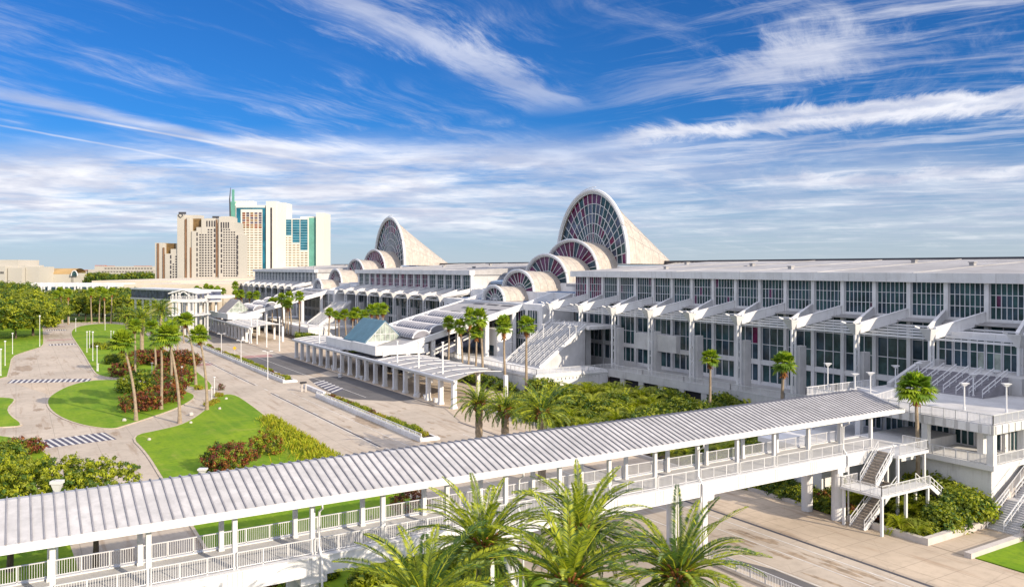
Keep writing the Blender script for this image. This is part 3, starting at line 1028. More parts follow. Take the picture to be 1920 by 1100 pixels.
def sloped_canopy(Yc, label):
    T = thing('entrance_canopy', (100, Yc, 0), label, 'entrance canopy')
    yn, yf = Yc - 18.5, Yc + 15.0
    xa, za, xb, zb = 77.5, 6.9, 121.0, 18.4
    sl = (zb - za) / (xb - xa)
    zr = lambda x: za + (x - xa) * sl
    m_ = MB()
    m_.v += [(xa, yn, za), (xb, yn, zb), (xb, yf, zb), (xa, yf, za), (xa, yn, za - .6), (xb, yn, zb - .6), (xb, yf, zb - .6), (xa, yf, za - .6)]
    for q in ((0, 1, 2, 3), (4, 7, 6, 5), (0, 3, 7, 4), (1, 5, 6, 2)): m_.face(q)
    # raised plates with dark slots between, upper part
    m_.build('roof', ROOFW, T)
    for y_, s_ in ((yn, -1), (yf, 1)):
        m_ = MB()
        m_.v += [(xa, y_, za - 1.0), (xb, y_, zb - 1.4), (xb, y_, zb + .35), (xa, y_, za + .35)]
        m_.v += [(xa, y_ + s_ * .7, za - 1.0), (xb, y_ + s_ * .7, zb - 1.4), (xb, y_ + s_ * .7, zb + .35), (xa, y_ + s_ * .7, za + .35)]
        fs = ((0, 1, 2, 3), (4, 7, 6, 5), (3, 2, 6, 7), (0, 4, 5, 1), (0, 3, 7, 4), (1, 5, 6, 2))
        for q in fs: m_.face(q)
        m_.bar((xb, y_ + s_ * .35, zb - .5), (129, y_ + s_ * .35, 20.3), .68, 1.75)
        m_.build('edge_beam', WHITE, T)
    for x_ in (108.5, 112.5, 116.5):
        for a, b in ((yn + 2, yn + 8), (yn + 10, yn + 16), (yn + 18, yn + 24)):
            m_ = MB(); m_.v += [(x_, a, zr(x_) + .06), (x_ + .9, a, zr(x_ + .9) + .06), (x_ + .9, b, zr(x_ + .9) + .06), (x_, b, zr(x_) + .06),
                                (x_, a, zr(x_) - .1), (x_ + .9, a, zr(x_ + .9) - .1), (x_ + .9, b, zr(x_ + .9) - .1), (x_, b, zr(x_) - .1)]
            for q in ((0, 1, 2, 3), (0, 4, 5, 1), (1, 5, 6, 2), (2, 6, 7, 3), (3, 7, 4, 0)): m_.face(q)
            m_.build('roof_slot', BLACKP, T)
    # four barrel skylights, axis along the street
    for k_ in range(4):
        xc = 89.3 + k_ * 4.9
        y0, y1 = yn + 2.2, yn + 24.5
        m_ = MB(); N = 12; r = 2.45
        for yv in (y0, y1):
            for j in range(N + 1):
                a = PI * j / N
                m_.v.append((xc - r * math.cos(a), yv, zr(xc - r * math.cos(a)) * .35 + zr(xc) * .65 + 1.75 * math.sin(a)))
        for j in range(N): m_.face((j, j + 1, N + 2 + j, N + 1 + j))
        m_.face(tuple(range(N + 1))); m_.face(tuple(range(N + 1, 2 * N + 2))[::-1])
        o = m_.build('barrel_skylight', GREYROOF, T)
        m_ = MB()
        for q in range(16):
            yv = y0 + (y1 - y0) * q / 15
            pts = [(v[0], yv, v[2] + .03) for v in [(xc - r * math.cos(PI * j / N), 0, zr(xc - r * math.cos(PI * j / N)) * .35 + zr(xc) * .65 + 1.75 * math.sin(PI * j / N)) for j in range(N + 1)]]
            m_.tube(pts, .05 if q not in (0, 15) else .24, 4)
        m_.build('ribs', MULL, o)
    for x_ in (84.5, 91.5, 99.0, 107.5, 116.0):
        for y_ in (yn + .2, yf - .2):
            m_ = MB(); m_.box(x_ - .55, y_ - .55, -.1, x_ + .55, y_ + .55, zr(x_) - .9); m_.build('post', WHITE2, T)
    return T


def kiosk(Yc, label, roofm=None):
    T = thing('gabled_kiosk', (82.5, Yc, 0), label, 'kiosk')
    ya, yb = Yc - 8, Yc + 8
    x0, x1, zc, z1 = 77.4, 88.2, 8.7, 14.1
    xm = (x0 + x1) / 2
    m_ = MB()
    m_.box(75.6, ya - 11, 6.3, 76.4, ya + 6, 8.6)
    m_.box(76.4, ya - 11, 6.3, 90, ya - 10.4, 8.6); m_.box(75.5, ya + 6, 6.1, 76.3, yb + 10, 8.4)
    m_.v += []
    m_.box(76.4, ya - 10.4, 6.9, 90, yb + 6, 7.4)
    m_.box(x0 + .1, ya + .3, 7.4, x1 - .1, yb - .3, 8.6)
    m_.build('wall', WHITE, T)
    for s_ in (-1, 1):
        m_ = MB()
        xe = xm + s_ * (x1 - x0) / 2 + s_ * .3
        m_.v += [(xe, ya, zc - .2), (xm, ya, z1), (xm, yb, z1), (xe, yb, zc - .2), (xe, ya, zc - .42), (xm, ya, z1 - .24), (xm, yb, z1 - .24), (xe, yb, zc - .42)]
        for q in ((0, 1, 2, 3), (4, 7, 6, 5), (0, 4, 5, 1), (3, 2, 6, 7), (0, 3, 7, 4)): m_.face(q)
        for q in range(17):
            yy = ya + .3 + q * (yb - ya - .6) / 16
            m_.bar((xe, yy, zc - .14), (xm, yy, z1 + .06), .07, .1)
        m_.build('roof', roofm or TEALROOF, T)
    for yy, s_ in ((ya + .25, -1), (yb - .25, 1)):
        m_ = MB(); m_.poly([(x0 + .2, yy, zc - .1), (x1 - .2, yy, zc - .1), (xm, yy, z1 - .35)])
        o = m_.build('gable_window', G_KIOSK, T)
        m_ = MB(); yq = yy + s_ * .08
        m_.bar((x0, yq, zc - .1), (x1, yq, zc - .1), .2, .3); m_.bar((x0, yq, zc - .1), (xm, yq, z1 - .2), .2, .28); m_.bar((x1, yq, zc - .1), (xm, yq, z1 - .2), .2, .28)
        m_.bar((x0 + 2, yq, zc + 1.9), (x1 - 2, yq, zc + 1.9), .1, .12)
        for q in range(1, 8):
            x_ = x0 + (x1 - x0) * q / 8; zt = zc + (z1 - zc - .4) * (1 - abs(x_ - xm) / (xm - x0))
            m_.bar((x_, yq, zc), (x_, yq, zt), .09, .09)
        m_.build('mullions', WHITE, o)
    return T


def street_canopy(Y0c, label, n0=0):
    """long walkway roof on white columns along the kerb; Y0c = near end"""
    T = thing('street_canopy', (80, Y0c + 50, 0), label, 'street canopy')
    L = [(0, 42, 5.9, 0), (43, 66, 5.2, 1), (67, 108, 5.9, 2)]
    for a, b, z_, ty in L:
        m_ = MB()
        xa, xb = 73.7, 87.0
        N = 10
        ins = 9 if ty == 0 else 0
        for j in range(N + 1):
            t_ = j / N
            x_ = xa + (xb - xa) * t_
            zz_ = z_ + (.45 * math.sin(PI * t_) + .3 * t_ if ty != 1 else .2 * t_)
            ya = Y0c + a + ins * t_; yb = Y0c + b
            for zt in (0, -.18): m_.v += [(x_, ya, zz_ + zt), (x_, yb, zz_ + zt)]
        for j in range(N):
            q = j * 4
            m_.face((q, q + 4, q + 5, q + 1)); m_.face((q + 2, q + 3, q + 7, q + 6)); m_.face((q, q + 2, q + 6, q + 4)); m_.face((q + 1, q + 5, q + 7, q + 3))
        m_.face((0, 1, 3, 2)); e = N * 4; m_.face((e, e + 2, e + 3, e + 1))
        o = m_.build('roof', ROOFW if ty != 1 else GREYROOF, T)
        m_ = MB()
        yy = Y0c + a + ins * .5
        while yy < Y0c + b:
            pts = [(xa + (xb - xa) * j / N, yy, z_ + .05 + (.45 * math.sin(PI * j / N) + .3 * j / N if ty != 1 else .2 * j / N)) for j in range(N + 1)]
            m_.tube(pts, .09, 5); yy += 5.85
        for t_ in (.33, .66):
            x_ = xa + (xb - xa) * t_
            m_.bar((x_, Y0c + a + ins * t_, z_ + .08 + (.45 * math.sin(PI * t_) + .3 * t_ if ty != 1 else 0)), (x_, Y0c + b, z_ + .08 + (.45 * math.sin(PI * t_) + .3 * t_ if ty != 1 else 0)), .12, .1)
        m_.build('ribs', WHITE, o)
    m_ = MB()
    m_.tube([(73.3, Y0c - .5, 5.75), (73.3, Y0c + 108, 5.75)], .24, 8)
    m_.box(73.4, Y0c - .5, 5.2, 73.9, Y0c + 108, 5.85)
    m_.build('edge_beam', WHITE, T)
    for k_ in range(19):
        y_ = Y0c + 1 + 5.85 * k_
        m_ = MB(); m_.box(73.95 - .42, y_ - .42, -.1, 73.95 + .42, y_ + .42, 5.2); m_.box(73.95 - .55, y_ - .55, .13, 73.95 + .55, y_ + .55, .6)
        m_.build('column', WHITE2, T)
        if k_ % 2 == 0:
            m_ = MB(); m_.box(85.6, y_ - .35, -.1, 86.3, y_ + .35, 5.9); m_.build('column', WHITE2, T)
    return T


arched_entrance(206, 'nearer entrance of stepped barrel vaults rising to a tall pointed glass arch', 11)
arched_entrance(369, 'farther and smaller-looking entrance of barrel vaults with a pointed glass arch, near the hotels', 12)
sloped_canopy(206, 'sloping white entrance canopy with four grey barrel skylights, behind the teal-roofed kiosk')
sloped_canopy(369, 'distant sloping white entrance canopy behind the farther grey-roofed kiosk')
kiosk(206, 'nearer kiosk with a teal metal gable roof and white glazed gable end')
kiosk(369, 'farther kiosk with a grey gable roof, at the far end of the street', GREYROOF)
street_canopy(141, 'nearer white walkway roof on square columns along the kerb in front of the teal kiosk')
street_canopy(304, 'farther white walkway roof on square columns along the kerb')

# terraces in front of the entrances: block, stairs, balcony


def strip_balcony(Ya, Yb, label):
    T = thing('balcony_terrace', (CX, (Ya + Yb) / 2, 0), label, 'terrace')
    m_ = MB(); m_.box(CX - 1.0, Ya, 2.7, HX - .35, Yb, 4.3)
    m_.box(CX - .9, Ya, -.1, HX - .35, Yb, .6)
    y_ = Ya
    while y_ < Yb:
        m_.box(CX - .9, y_, .6, CX - .5, min(Yb, y_ + 1.6), 2.7); y_ += BAY / 2
    m_.build('wall', CONC, T)
    m_ = MB(); m_.box(CX - .3, Ya + .1, .6, CX + .3, Yb - .1, 2.7); m_.build('shade_fill', DARK, T)  # near-black box; the shade of the openings is put into its colour
    y_ = Ya + .1
    while y_ < Yb - 2:
        m_ = MB(); railing(m_, [(CX - .9, y_, 4.3), (CX - .9, min(y_ + BAY, Yb), 4.3)], 1.25, 1.9, .26, .05, .09); m_.build('railing', STEEL, T); y_ += BAY
    return T


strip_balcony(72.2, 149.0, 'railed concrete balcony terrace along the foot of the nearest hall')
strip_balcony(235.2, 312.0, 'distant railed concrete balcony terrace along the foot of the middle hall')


def entrance_terrace(Y0t, Y1t, label, far=False):
    T = thing('entrance_terrace', (108, (Y0t + Y1t) / 2, 0), label, 'terrace')
    m_ = MB(); m_.box(98, Y0t, -.1, 118.2, Y1t, 4.3); m_.box(97.8, Y0t - .2, 3.5, 118.25, Y1t, 3.9)
    for k_ in range(18):
        m_.box(98.6 + k_ * 1.05, Y0t - .3, 2.9, 98.85 + k_ * 1.05, Y0t - .2, 3.3)
    m_.build('wall', WHITE2, T)
    m_ = MB(); railing(m_, [(98.2, Y1t, 4.3), (98.2, Y0t + .1, 4.3)], 1.2, 1.8, .26, .05, .09); m_.build('railing', STEEL, T)
    m_ = MB(); railing(m_, [(98.2, Y0t + .1, 4.3), (117.9, Y0t + .1, 4.3)], 1.2, 1.8, .26, .05, .09); m_.build('railing', STEEL, T)
    return T


entrance_terrace(149, 232, 'pale walled entrance terrace with railings beside the wide grey stairs')
entrance_terrace(312, 395, 'distant pale walled entrance terrace beyond the row of palms')


def stairway(name, x0, z0, x1, z1, ya, yb, label, nr=24, rails=6, matl=CONC, cheek=True, solid=True, railh=1.0):
    """steps climbing along +X"""
    T = thing(name, ((x0 + x1) / 2, (ya + yb) / 2, z0), label, 'stairs')
    m_ = MB()
    for i in range(nr):
        xa = x0 + (x1 - x0) * i / nr; xb = x0 + (x1 - x0) * (i + 1) / nr
        zt = z0 + (z1 - z0) * (i + 1) / nr
        m_.box(xa, ya, z0 if solid else zt - (z1 - z0) / nr - .18, x1 if False else xb + .001 * i, yb, zt)
    m_.build('steps', matl, T)
    if cheek:
        for y_ in (ya - .2, yb + .2):
            m_ = MB(); m_.bar((x0 - .3, y_, z0 + .15), (x1 + .2, y_, z1 + .25), .28, .8); m_.build('stringer', WHITE2, T)
    for i in range(rails):
        y_ = ya + .1 + (yb - ya - .2) * i / max(1, rails - 1)
        m_ = MB()
        a, b = Vector((x0, y_, z0 + .1)), Vector((x1, y_, z1 + .1))
        for hh in (railh, railh * .45): m_.bar(a + Vector((0, 0, hh)), b + Vector((0, 0, hh)), .09, .09)
        n_ = max(3, int((b - a).length / 1.5))
        for q in range(n_ + 1):
            p = a.lerp(b, q / n_); m_.bar(p, p + Vector((0, 0, railh)), .07, .07, up=(0, 1, 0))
        m_.build('handrail', WHITE, T)
    return T


stairway('grand_stair', 105.5, 4.3, 118.6, 13.7, 158.5, 173.5, 'wide grey stair with many parallel handrails climbing to the hall beside the sloping canopy', 32, 8)
stairway('grand_stair', 105.5, 4.3, 118.6, 13.7, 321, 336, 'distant pale stair with handrails beyond the far palms', 24, 5)
m_ = MB(); m_.box(118.7, 157, 12.9, 128.6, 176, 13.7)
tag(m_.build('stair_landing', WHITE2), 'concrete landing at the top of the wide grey stair', 'landing')
m_ = MB(); m_.box(120.9, 129, 9.6, 122.1, 142.5, 13.2)
m_.build('x', CONC); bpy.data.objects['x'].name = 'bridge_beam'; tag(bpy.data.objects['bridge_beam'], 'grey concrete spandrel beam between two piers right of the wide stair', 'beam')
T = thing('lift_tower', (112, 189, 4.3), 'white box-shaped lift tower standing on the terrace under the sloping canopy', 'lift tower')
m_ = MB(); m_.box(110, 186, 4.3, 114.5, 193, 11.2); m_.box(109.8, 185.8, 11.2, 114.7, 193.2, 11.5); m_.build('wall', WHITE2, T)
m_ = MB(); m_.box(109.93, 188, 4.35, 110.02, 190.5, 7.0); m_.build('door', G_BLUE, T)
# escalators below the sloping canopy
for k_, y_ in enumerate((196, 199.5, 203, 209, 212.5)):
    T = thing('escalator', (100, y_, 0), 'dark teal sided escalator below the sloping entrance canopy', 'escalator', 'escalators under the sloping canopy')
    m_ = MB(); m_.bar((88, y_, .4), (110, y_, 8.6), 1.2, .5); m_.build('steps', DARK, T)
    for s_ in (-.8, .8):
        m_ = MB(); m_.bar((87.5, y_ + s_, .8), (110.3, y_ + s_, 9.2), .12, 1.5); m_.build('side_panel', G_NAVY if s_ < 0 else MULL, T)
m_ = MB(); m_.box(110.2, 194, 7.9, 118.1, 222, 8.6)
tag(m_.build('mezzanine_floor', WHITE2), 'pale upper floor slab reached by the escalators', 'floor')

# ------------------------------------------------------------------ corner terrace at the right
LZ, UZ = 6.2, 10.65       # lower and upper floor levels
T = thing('corner_terrace', (100, 58, 0), 'two-level concrete corner terrace with white railings at the right, where the footbridge ends', 'terrace')
m_ = MB()
m_.prism([(92.2, 48.2), (118, 48.2), (118, 71.8), (82.2, 71.8), (82.2, 62.7), (92.2, 62.7)], -.1, LZ - .6)
m_.prism([(91.5, 47.6), (118.3, 47.6), (118.3, 72.1), (81.8, 72.1), (81.8, 62.4), (91.5, 62.4)], LZ - .6, LZ)
m_.box(88.02, 56.2, LZ - .8, 91.48, 62.38, 7.38); m_.box(91.5, 56.2, LZ, 99.4, 62.38, 7.38)
m_.build('base_wall', WHITE2, T)
m_ = MB(); m_.box(91.5, 47.6, UZ - 1.05, 118.4, 72.6, UZ); m_.build('upper_slab', CONC, T)
yy = 47.9
while yy < 72: m_ = MB(); m_.box(91.38, yy, UZ - .98, 91.5, yy + .9, UZ - .08); m_.build('slab_panel', WHITE2, T); yy += 1.35
xx = 91.9
while xx < 107: m_ = MB(); m_.box(xx, 47.5, UZ - .98, xx + .9, 47.6, UZ - .08); m_.build('slab_panel', WHITE2, T); xx += 1.35
for (a, b) in (((91.65, 47.75), (91.65, 63.0)), ((91.65, 66.6), (91.65, 72.4)), ((91.65, 47.75), (101, 47.75)), ((101, 47.75), (118, 47.75)), ((91.65, 63.0), (105.5, 66.4)), ((91.65, 66.6), (95, 67.4)), ((91.65, 72.4), (98, 72.4)), ((98, 72.4), (106.5, 72.4))):
    m_ = MB(); railing(m_, [(*a, UZ), (*b, UZ)], 1.1, 1.35, .15, .035, .08); m_.build('railing', STEEL, T)
for q in range(3):
    m_ = MB(); p, r_ = Vector((94.4 + q * 2.1, 68.6 + q * .5, UZ)), Vector((97.2 + q * 2.1, 66.2 + q * .5, UZ - .9))
    m_.bar(p + Vector((0, 0, 1)), r_ + Vector((0, 0, 1.1)), .09, .09); m_.bar(p, p + Vector((0, 0, 1)), .08, .08, up=(0, 1, 0)); m_.bar(r_, r_ + Vector((0, 0, 1.1)), .08, .08, up=(0, 1, 0)); m_.build('handrail', WHITE, T)
for (a, b) in (((91.65, 47.75), (91.65, 56.0)), ((91.65, 47.75), (102, 47.75)), ((102, 47.75), (118, 47.75))):
    m_ = MB(); railing(m_, [(*a, LZ), (*b, LZ)], 1.1, 1.35, .15, .035, .08); m_.build('railing', STEEL, T)
for x_, y_ in ((91.95, 48.05), (98.5, 48.05), (106, 48.05), (91.95, 55.6), (96.6, 51.6), (91.95, 64.5), (91.95, 71.8), (103, 48.9)):
    m_ = MB(); m_.box(x_ - .36, y_ - .36, LZ, x_ + .36, y_ + .36, UZ - 1.05); m_.build('column', WHITE2, T)
m_ = MB(); m_.box(112.5, 26, -.1, 128.9, 45.8, 25.4); m_.box(112, 25.5, 25.4, 128.9, 46.2, 27.2); m_.build('shade_block', CONC, T)  # unseen block added to cast shade on the entry steps
# glazed wall of the lower level
m_ = MB(); m_.box(99.6, 50.5, LZ, 118, 71.5, UZ - 1.05); m_.build('lower_room', WHITE2, T)
rng = random.Random(8)
y_ = 50.9
while y_ < 69.5:
    facade_window(T, 99.5, y_, y_ + 2.4, LZ + .1, UZ - 1.4, 3, (UZ - 2.2,), [G_DARK, G_BLUE], rng, (3, 2), .12); y_ += 3.1
for k_ in range(5):
    x_ = 100.4 + k_ * 3.2
    a = MB(); a.poly([(x_, 50.42, LZ + .1), (x_ + 2.5, 50.42, LZ + .1), (x_ + 2.5, 50.42, UZ - 1.4), (x_, 50.42, UZ - 1.4)]); o = a.build('window', G_DARK, T)
    a = MB()
    for q in range(4): a.box(x_ - .05 + q * .82, 50.28, LZ + .1, x_ + .05 + q * .82, 50.4, UZ - 1.4)
    a.build('mullions', WHITE, o)
# entry stairs up to the hall doors
stairway('entry_stair', 109.3, UZ, 115.6, 13.0, 58.2, 70.8, 'broad dark steps with slanted handrails leading to the hall doors at the right edge', 15, 8, mat('dark_step', (0.24, 0.23, 0.25), .8, .15, .6), False)
T = thing('hall_porch', (118, 64, UZ), 'raised porch with glazed doors at the top of the broad dark steps', 'porch')
m_ = MB(); m_.box(115.62, 56.5, UZ + .02, 128.4, 72.4, 13.0); m_.build('floor', CONC, T)
m_ = MB()
m_.v += [(108.4, 70.9, UZ), (116, 70.9, UZ), (116, 70.9, 13.9), (108.4, 70.9, 11.3), (108.4, 71.5, UZ), (116, 71.5, UZ), (116, 71.5, 13.9), (108.4, 71.5, 11.3)]
for q in ((0, 1, 2, 3), (4, 7, 6, 5), (3, 2, 6, 7), (0, 3, 7, 4), (1, 5, 6, 2)): m_.face(q)
m_.box(116, 70.9, 13.0, 118.3, 71.5, 13.9); m_.build('cheek_wall', CONC, T)
m_ = MB(); m_.box(122.2, 57, 13.0, 124.5, 72.2, 18.2); m_.build('wall', WHITE2, T)
y_ = 57.6
while y_ < 71.0:
    facade_window(T, 122.1, y_, y_ + 2.1, 13.05, 17.4, 2, (15.5,), [G_DARK, G_KIOSK, G_BLUE], rng, (3, 1.0, 2), .1); y_ += 2.4

# zigzag stair from the bridge end
T = thing('zigzag_stair', (80, 54, 0), 'white steel zigzag stair dropping from the bridge end into the planting', 'stairs')
m_ = MB(); m_.box(82.3, 52.9, 7.1, 88.0, 56.2, 7.4); m_.build('landing', WHITE, T)
m_ = MB(); m_.box(76.3, 50.9, 4.05, 79.3, 55.9, 4.3); m_.box(79.3, 50.9, 4.04, 85.0, 52.7, 4.29); m_.build('landing', WHITE, T)


def flight(xa, za, xb, zb, ya, yb, n_):
    m_ = MB()
    for i in range(n_):
        x0, x1 = xa + (xb - xa) * i / n_, xa + (xb - xa) * (i + 1) / n_
        z_ = za + (zb - za) * (i + 1) / n_
        m_.box(min(x0, x1), ya + .1, z_ - .22, max(x0, x1) + .02, yb - .1, z_)
    m_.build('steps', mat('stair_tread', (0.34, 0.29, 0.24), 0.8, 0.2, 2), T)
    for y_ in (ya, yb):
        m_ = MB(); m_.bar((xa, y_, za), (xb, y_, zb), .12, .45)
        for hh in (1.05, .55): m_.bar((xa, y_, za + hh), (xb, y_, zb + hh), .07, .07)
        for i in range(6):
            t_ = i / 5; p = Vector((xa + (xb - xa) * t_, y_, za + (zb - za) * t_)); m_.bar(p, p + Vector((0, 0, 1.05)), .06, .06, up=(0, 1, 0))
        m_.build('railing', WHITE, T)


flight(79.3, 4.3, 82.5, 7.5, 53.6, 55.5, 12)
flight(76.7, .1, 82.6, 4.2, 53.2, 54.9, 18)
flight(88.4, 1.9, 85.0, 4.2, 50.9, 52.6, 10)
for pts in ([(76.35, 55.8), (76.35, 50.95)], [(76.35, 50.95), (84.9, 50.95)], [(79.2, 55.8), (76.35, 55.8)]):
    m_ = MB(); railing(m_, [(*p, 4.3) for p in pts], 1.05, 1.3, .15, .03, .06); m_.build('railing', STEEL, T)
for pts in ([(82.6, 52.95), (87.9, 52.95)], [(87.9, 52.95), (87.9, 56.0)]):
    m_ = MB(); railing(m_, [(*p, 7.5) for p in pts], 1.05, 1.3, .15, .03, .06); m_.build('railing', STEEL, T)
for x_, y_, z_ in ((76.6, 51.1, 4.05), (76.6, 55.6, 4.05), (80.8, 51.1, 4.05), (84.8, 51.1, 4.05), (84.8, 52.5, 4.05), (84.8, 55.9, 7.2), (87.6, 53.2, 7.2), (82.6, 53.2, 7.2)):
    m_ = MB(); m_.box(x_ - .13, y_ - .13, -.1, x_ + .13, y_ + .13, z_); m_.build('post', WHITE, T)

# beds, low walls and lower stairs by the pavement at the right
T = thing('planter_wall', (85, 50, 0), 'low pale concrete wall bending round the planted bed under the corner terrace', 'low wall')
m_ = MB()
m_.box(77.9, 47.5, -.05, 78.5, 56.2, .75)
m_.box(77.9, 46.9, -.05, 88.6, 47.5, .85)
m_.v += []
n_ = len(m_.v)
for y_ in (46.9, 47.5): m_.v += [(88.6, y_, -.05), (94, y_, -.05), (101.5, y_, -.05), (101.5, y_, 7.0), (94, y_, 3.5), (88.6, y_, .85)]
m_.face(tuple(range(n_, n_ + 6))); m_.face(tuple(range(n_ + 6, n_ + 12))[::-1])
for i in range(6):
    j = (i + 1) % 6; m_.face((n_ + i, n_ + 6 + i, n_ + 6 + j, n_ + j))
m_.build('wall', SIDEWALL, T)
m_ = MB()
m_.bar((78.6, 47.0, 1.1), (88.6, 47.0, 1.1), .06, .06) if False else None
m_.bar((88.6, 46.8, 1.75), (94, 46.8, 4.55), .07, .07); m_.bar((94, 46.8, 4.55), (101, 46.8, 8.4), .07, .07)
for q in range(8): m_.bar((88.7 + q * 1.7, 46.8, .7 + q * .85), (88.7 + q * 1.7, 46.8, 1.75 + q * .9), .06, .06, up=(0, 1, 0))
m_.build('handrail', STEEL, T)
m_ = MB(); m_.box(77.9, 42.6, -.05, 88.4, 43.3, .65); m_.box(88.4, 42.6, -.05, 101, 43.3, .9)
tag(m_.build('kerb_wall', SIDEWALL), 'low pale wall between the shaded walkway and the corner lawn at lower right', 'low wall')
g = MB(); g.poly([(78.4, 47.5, .12), (92.3, 47.5, .12), (92.3, 56.5, .12), (88.6, 56.5, .12), (88.6, 61.1, .12), (78.4, 61.1, .12)]); struct('bed_soil', g, MULCH)
g = MB(); g.poly([(78.3, 43.3, .13), (89, 43.3, .13), (89, 46.9, .13), (78.3, 46.9, .13)]); struct('walkway', g, M_WALK)
stairway('lower_stair', 88.6, .1, 93.0, 2.6, 43.3, 46.85, 'flight of concrete steps climbing from the shaded walkway at lower right', 14, 3, CONC, False)
stairway('upper_stair', 94.4, 2.6, 101.0, 6.2, 43.3, 46.85, 'second concrete flight above the lower steps at the right edge', 20, 3, CONC, False)
m_ = MB(); m_.box(93.0, 43.3, -.1, 94.4, 46.85, 2.6); tag(m_.build('stair_landing', CONC), 'small concrete landing between the two flights at the right edge', 'landing')
m_ = MB(); m_.box(101.0, 43.3, 5.5, 118, 47.4, 6.2); tag(m_.build('landing_slab', CONC), 'concrete slab joining the upper flight to the corner terrace', 'landing')
m_ = MB(); m_.box(78.2, 61.3, -.1, 78.6, 139, .55); tag(m_.build('bed_wall', SIDEWALL), 'long low wall along the planting in front of the nearest hall', 'low wall')

# central median: walls, fences
for (a, b, lb) in ((196, 372, 'long low white median wall with shrubs behind it, farther down the road'), (118, 171, 'nearer white median wall and fence with red and yellow shrubs')):
    T = thing('median_wall', (57, (a + b) / 2, 0), lb, 'median wall')
    m_ = MB(); m_.box(55.3, a, -.05, 55.8, b, .75); m_.box(58.6, a, -.05, 58.9, b, .35); m_.box(55.8, a, -.05, 58.6, a + .3, .6); m_.box(55.8, b - .3, -.05, 58.6, b, .6); m_.build('wall', WHITE2, T)
    m_ = MB(); m_.box(55.8, a + .3, -.04, 58.6, b - .3, .3); m_.build('soil', MULCH, T)
    m_ = MB(); railing(m_, [(55.55, a, .75), (55.55, b, .75)], .55, 2.4, .5 if a < 150 else 0, .06, .09); m_.build('fence', WHITE, T)
T = thing('median_barrier', (57.5, 180, 0), 'bare white low wall in the gap between the two median beds', 'median wall')
m_ = MB(); m_.box(57.3, 172, -.05, 57.9, 186, .7); m_.box(57.3, 172, .7, 57.95, 186, .8); m_.build('wall', WHITE2, T)
T = thing('road_fence', (56, 40, 0), 'white picket railing along the median at the bottom edge of the picture', 'railing')
m_ = MB(); railing(m_, [(56.4, 20, 0), (56.4, 59, 0)], 1.1, 1.7, .17, .035, .08); m_.build('fence', STEEL, T)
m_ = MB(); m_.box(55.9, 20, -.05, 57.2, 59, .14); m_.build('kerb', M_KERB, T)
# ------------------------------------------------------------------ vegetation
def leaf_blob_crown(mb, rng, cx, cy, cz, rx, ry, rz, nclump, nleaf, ls, mats_w, lobes=6):
    """leaf clumps through an uneven crown volume"""
    lob = [(rng.uniform(0, 2 * PI), rng.uniform(-.2, .9), rng.uniform(.25, .5)) for _ in range(lobes)]
    for _ in range(nclump):
        a = rng.uniform(0, 2 * PI); t = rng.uniform(-.75, 1)
        rr = rng.uniform(.45, 1) ** .6
        bump = 1.0
        for la, lt, lw in lob:
            dd = abs((a - la + PI) % (2 * PI) - PI)
            if dd < .6 and abs(t - lt) < .5: bump += lw * (.6 - dd)
        h = math.sqrt(max(0, 1 - t * t))
        px, py, pz = cx + rx * rr * h * math.cos(a) * bump, cy + ry * rr * h * math.sin(a) * bump, cz + rz * rr * t * (.8 + .3 * bump)
        mi = rng.choices(range(len(mats_w)), mats_w)[0]
        cr = rng.uniform(.55, 1.25) * ls * 2.6
        for _k in range(nleaf):
            v = Vector((rng.gauss(0, 1), rng.gauss(0, 1), rng.gauss(0, .7))).normalized() * cr * rng.uniform(.3, 1)
            p = Vector((px, py, pz)) + v
            nrm = (v.normalized() + Vector((rng.uniform(-.7, .7), rng.uniform(-.7, .7), rng.uniform(-.2, .9)))).normalized()
            a1 = nrm.orthogonal().normalized(); a1 = Matrix.Rotation(rng.uniform(0, 6.28), 3, nrm) @ a1
            b1 = nrm.cross(a1)
            s1, s2 = ls * rng.uniform(.6, 1.2), ls * rng.uniform(.3, .6)
            mb.poly([p - a1 * s1, p - b1 * s2, p + a1 * s1, p + b1 * s2], mi if rng.random() < .8 else rng.randrange(len(mats_w)))


def make_tree(seed, h, rx, rz, nclump, nleaf, ls, mats=(L1, L2, L3), wts=(5, 3, 2), trunk_h=None):
    rng = random.Random(seed)
    T = thing('broadleaf_tree', (0, 0, 0), 'x', 'tree', None, False)
    th = trunk_h or h * .45
    m_ = MB()
    m_.tube([(0, 0, -.2), (.1, .05, th * .5), (.05, 0, th)], [.32, .24, .2], 8)
    for i in range(5):
        a = rng.uniform(0, 6.28); r = rx * .55
        m_.tube([(.05, 0, th * .75), (r * .4 * math.cos(a), r * .4 * math.sin(a), th * 1.15), (r * math.cos(a), r * math.sin(a), th * 1.15 + rz * .6)], [.15, .1, .04], 6)
    m_.build('trunk', BARK, T)
    m_ = MB(); leaf_blob_crown(m_, rng, 0, 0, h - rz, rx, rx, rz, nclump, nleaf, ls, wts)
    m_.build('crown', list(mats), T)
    return T


def make_bush(seed, r, h, nclump, nleaf, ls, mats, wts, name='shrub'):
    rng = random.Random(seed)
    m_ = MB(); leaf_blob_crown(m_, rng, 0, 0, h * .45, r, r, h * .55, nclump, nleaf, ls, wts, 4)
    for i in range(5):
        a = i * 1.3; m_.tube([(0, 0, -.1), (r * .5 * math.cos(a), r * .5 * math.sin(a), h * .5)], [.06, .03], 5, len(mats))
    o = m_.build(name, list(mats) + [BARK])
    return o


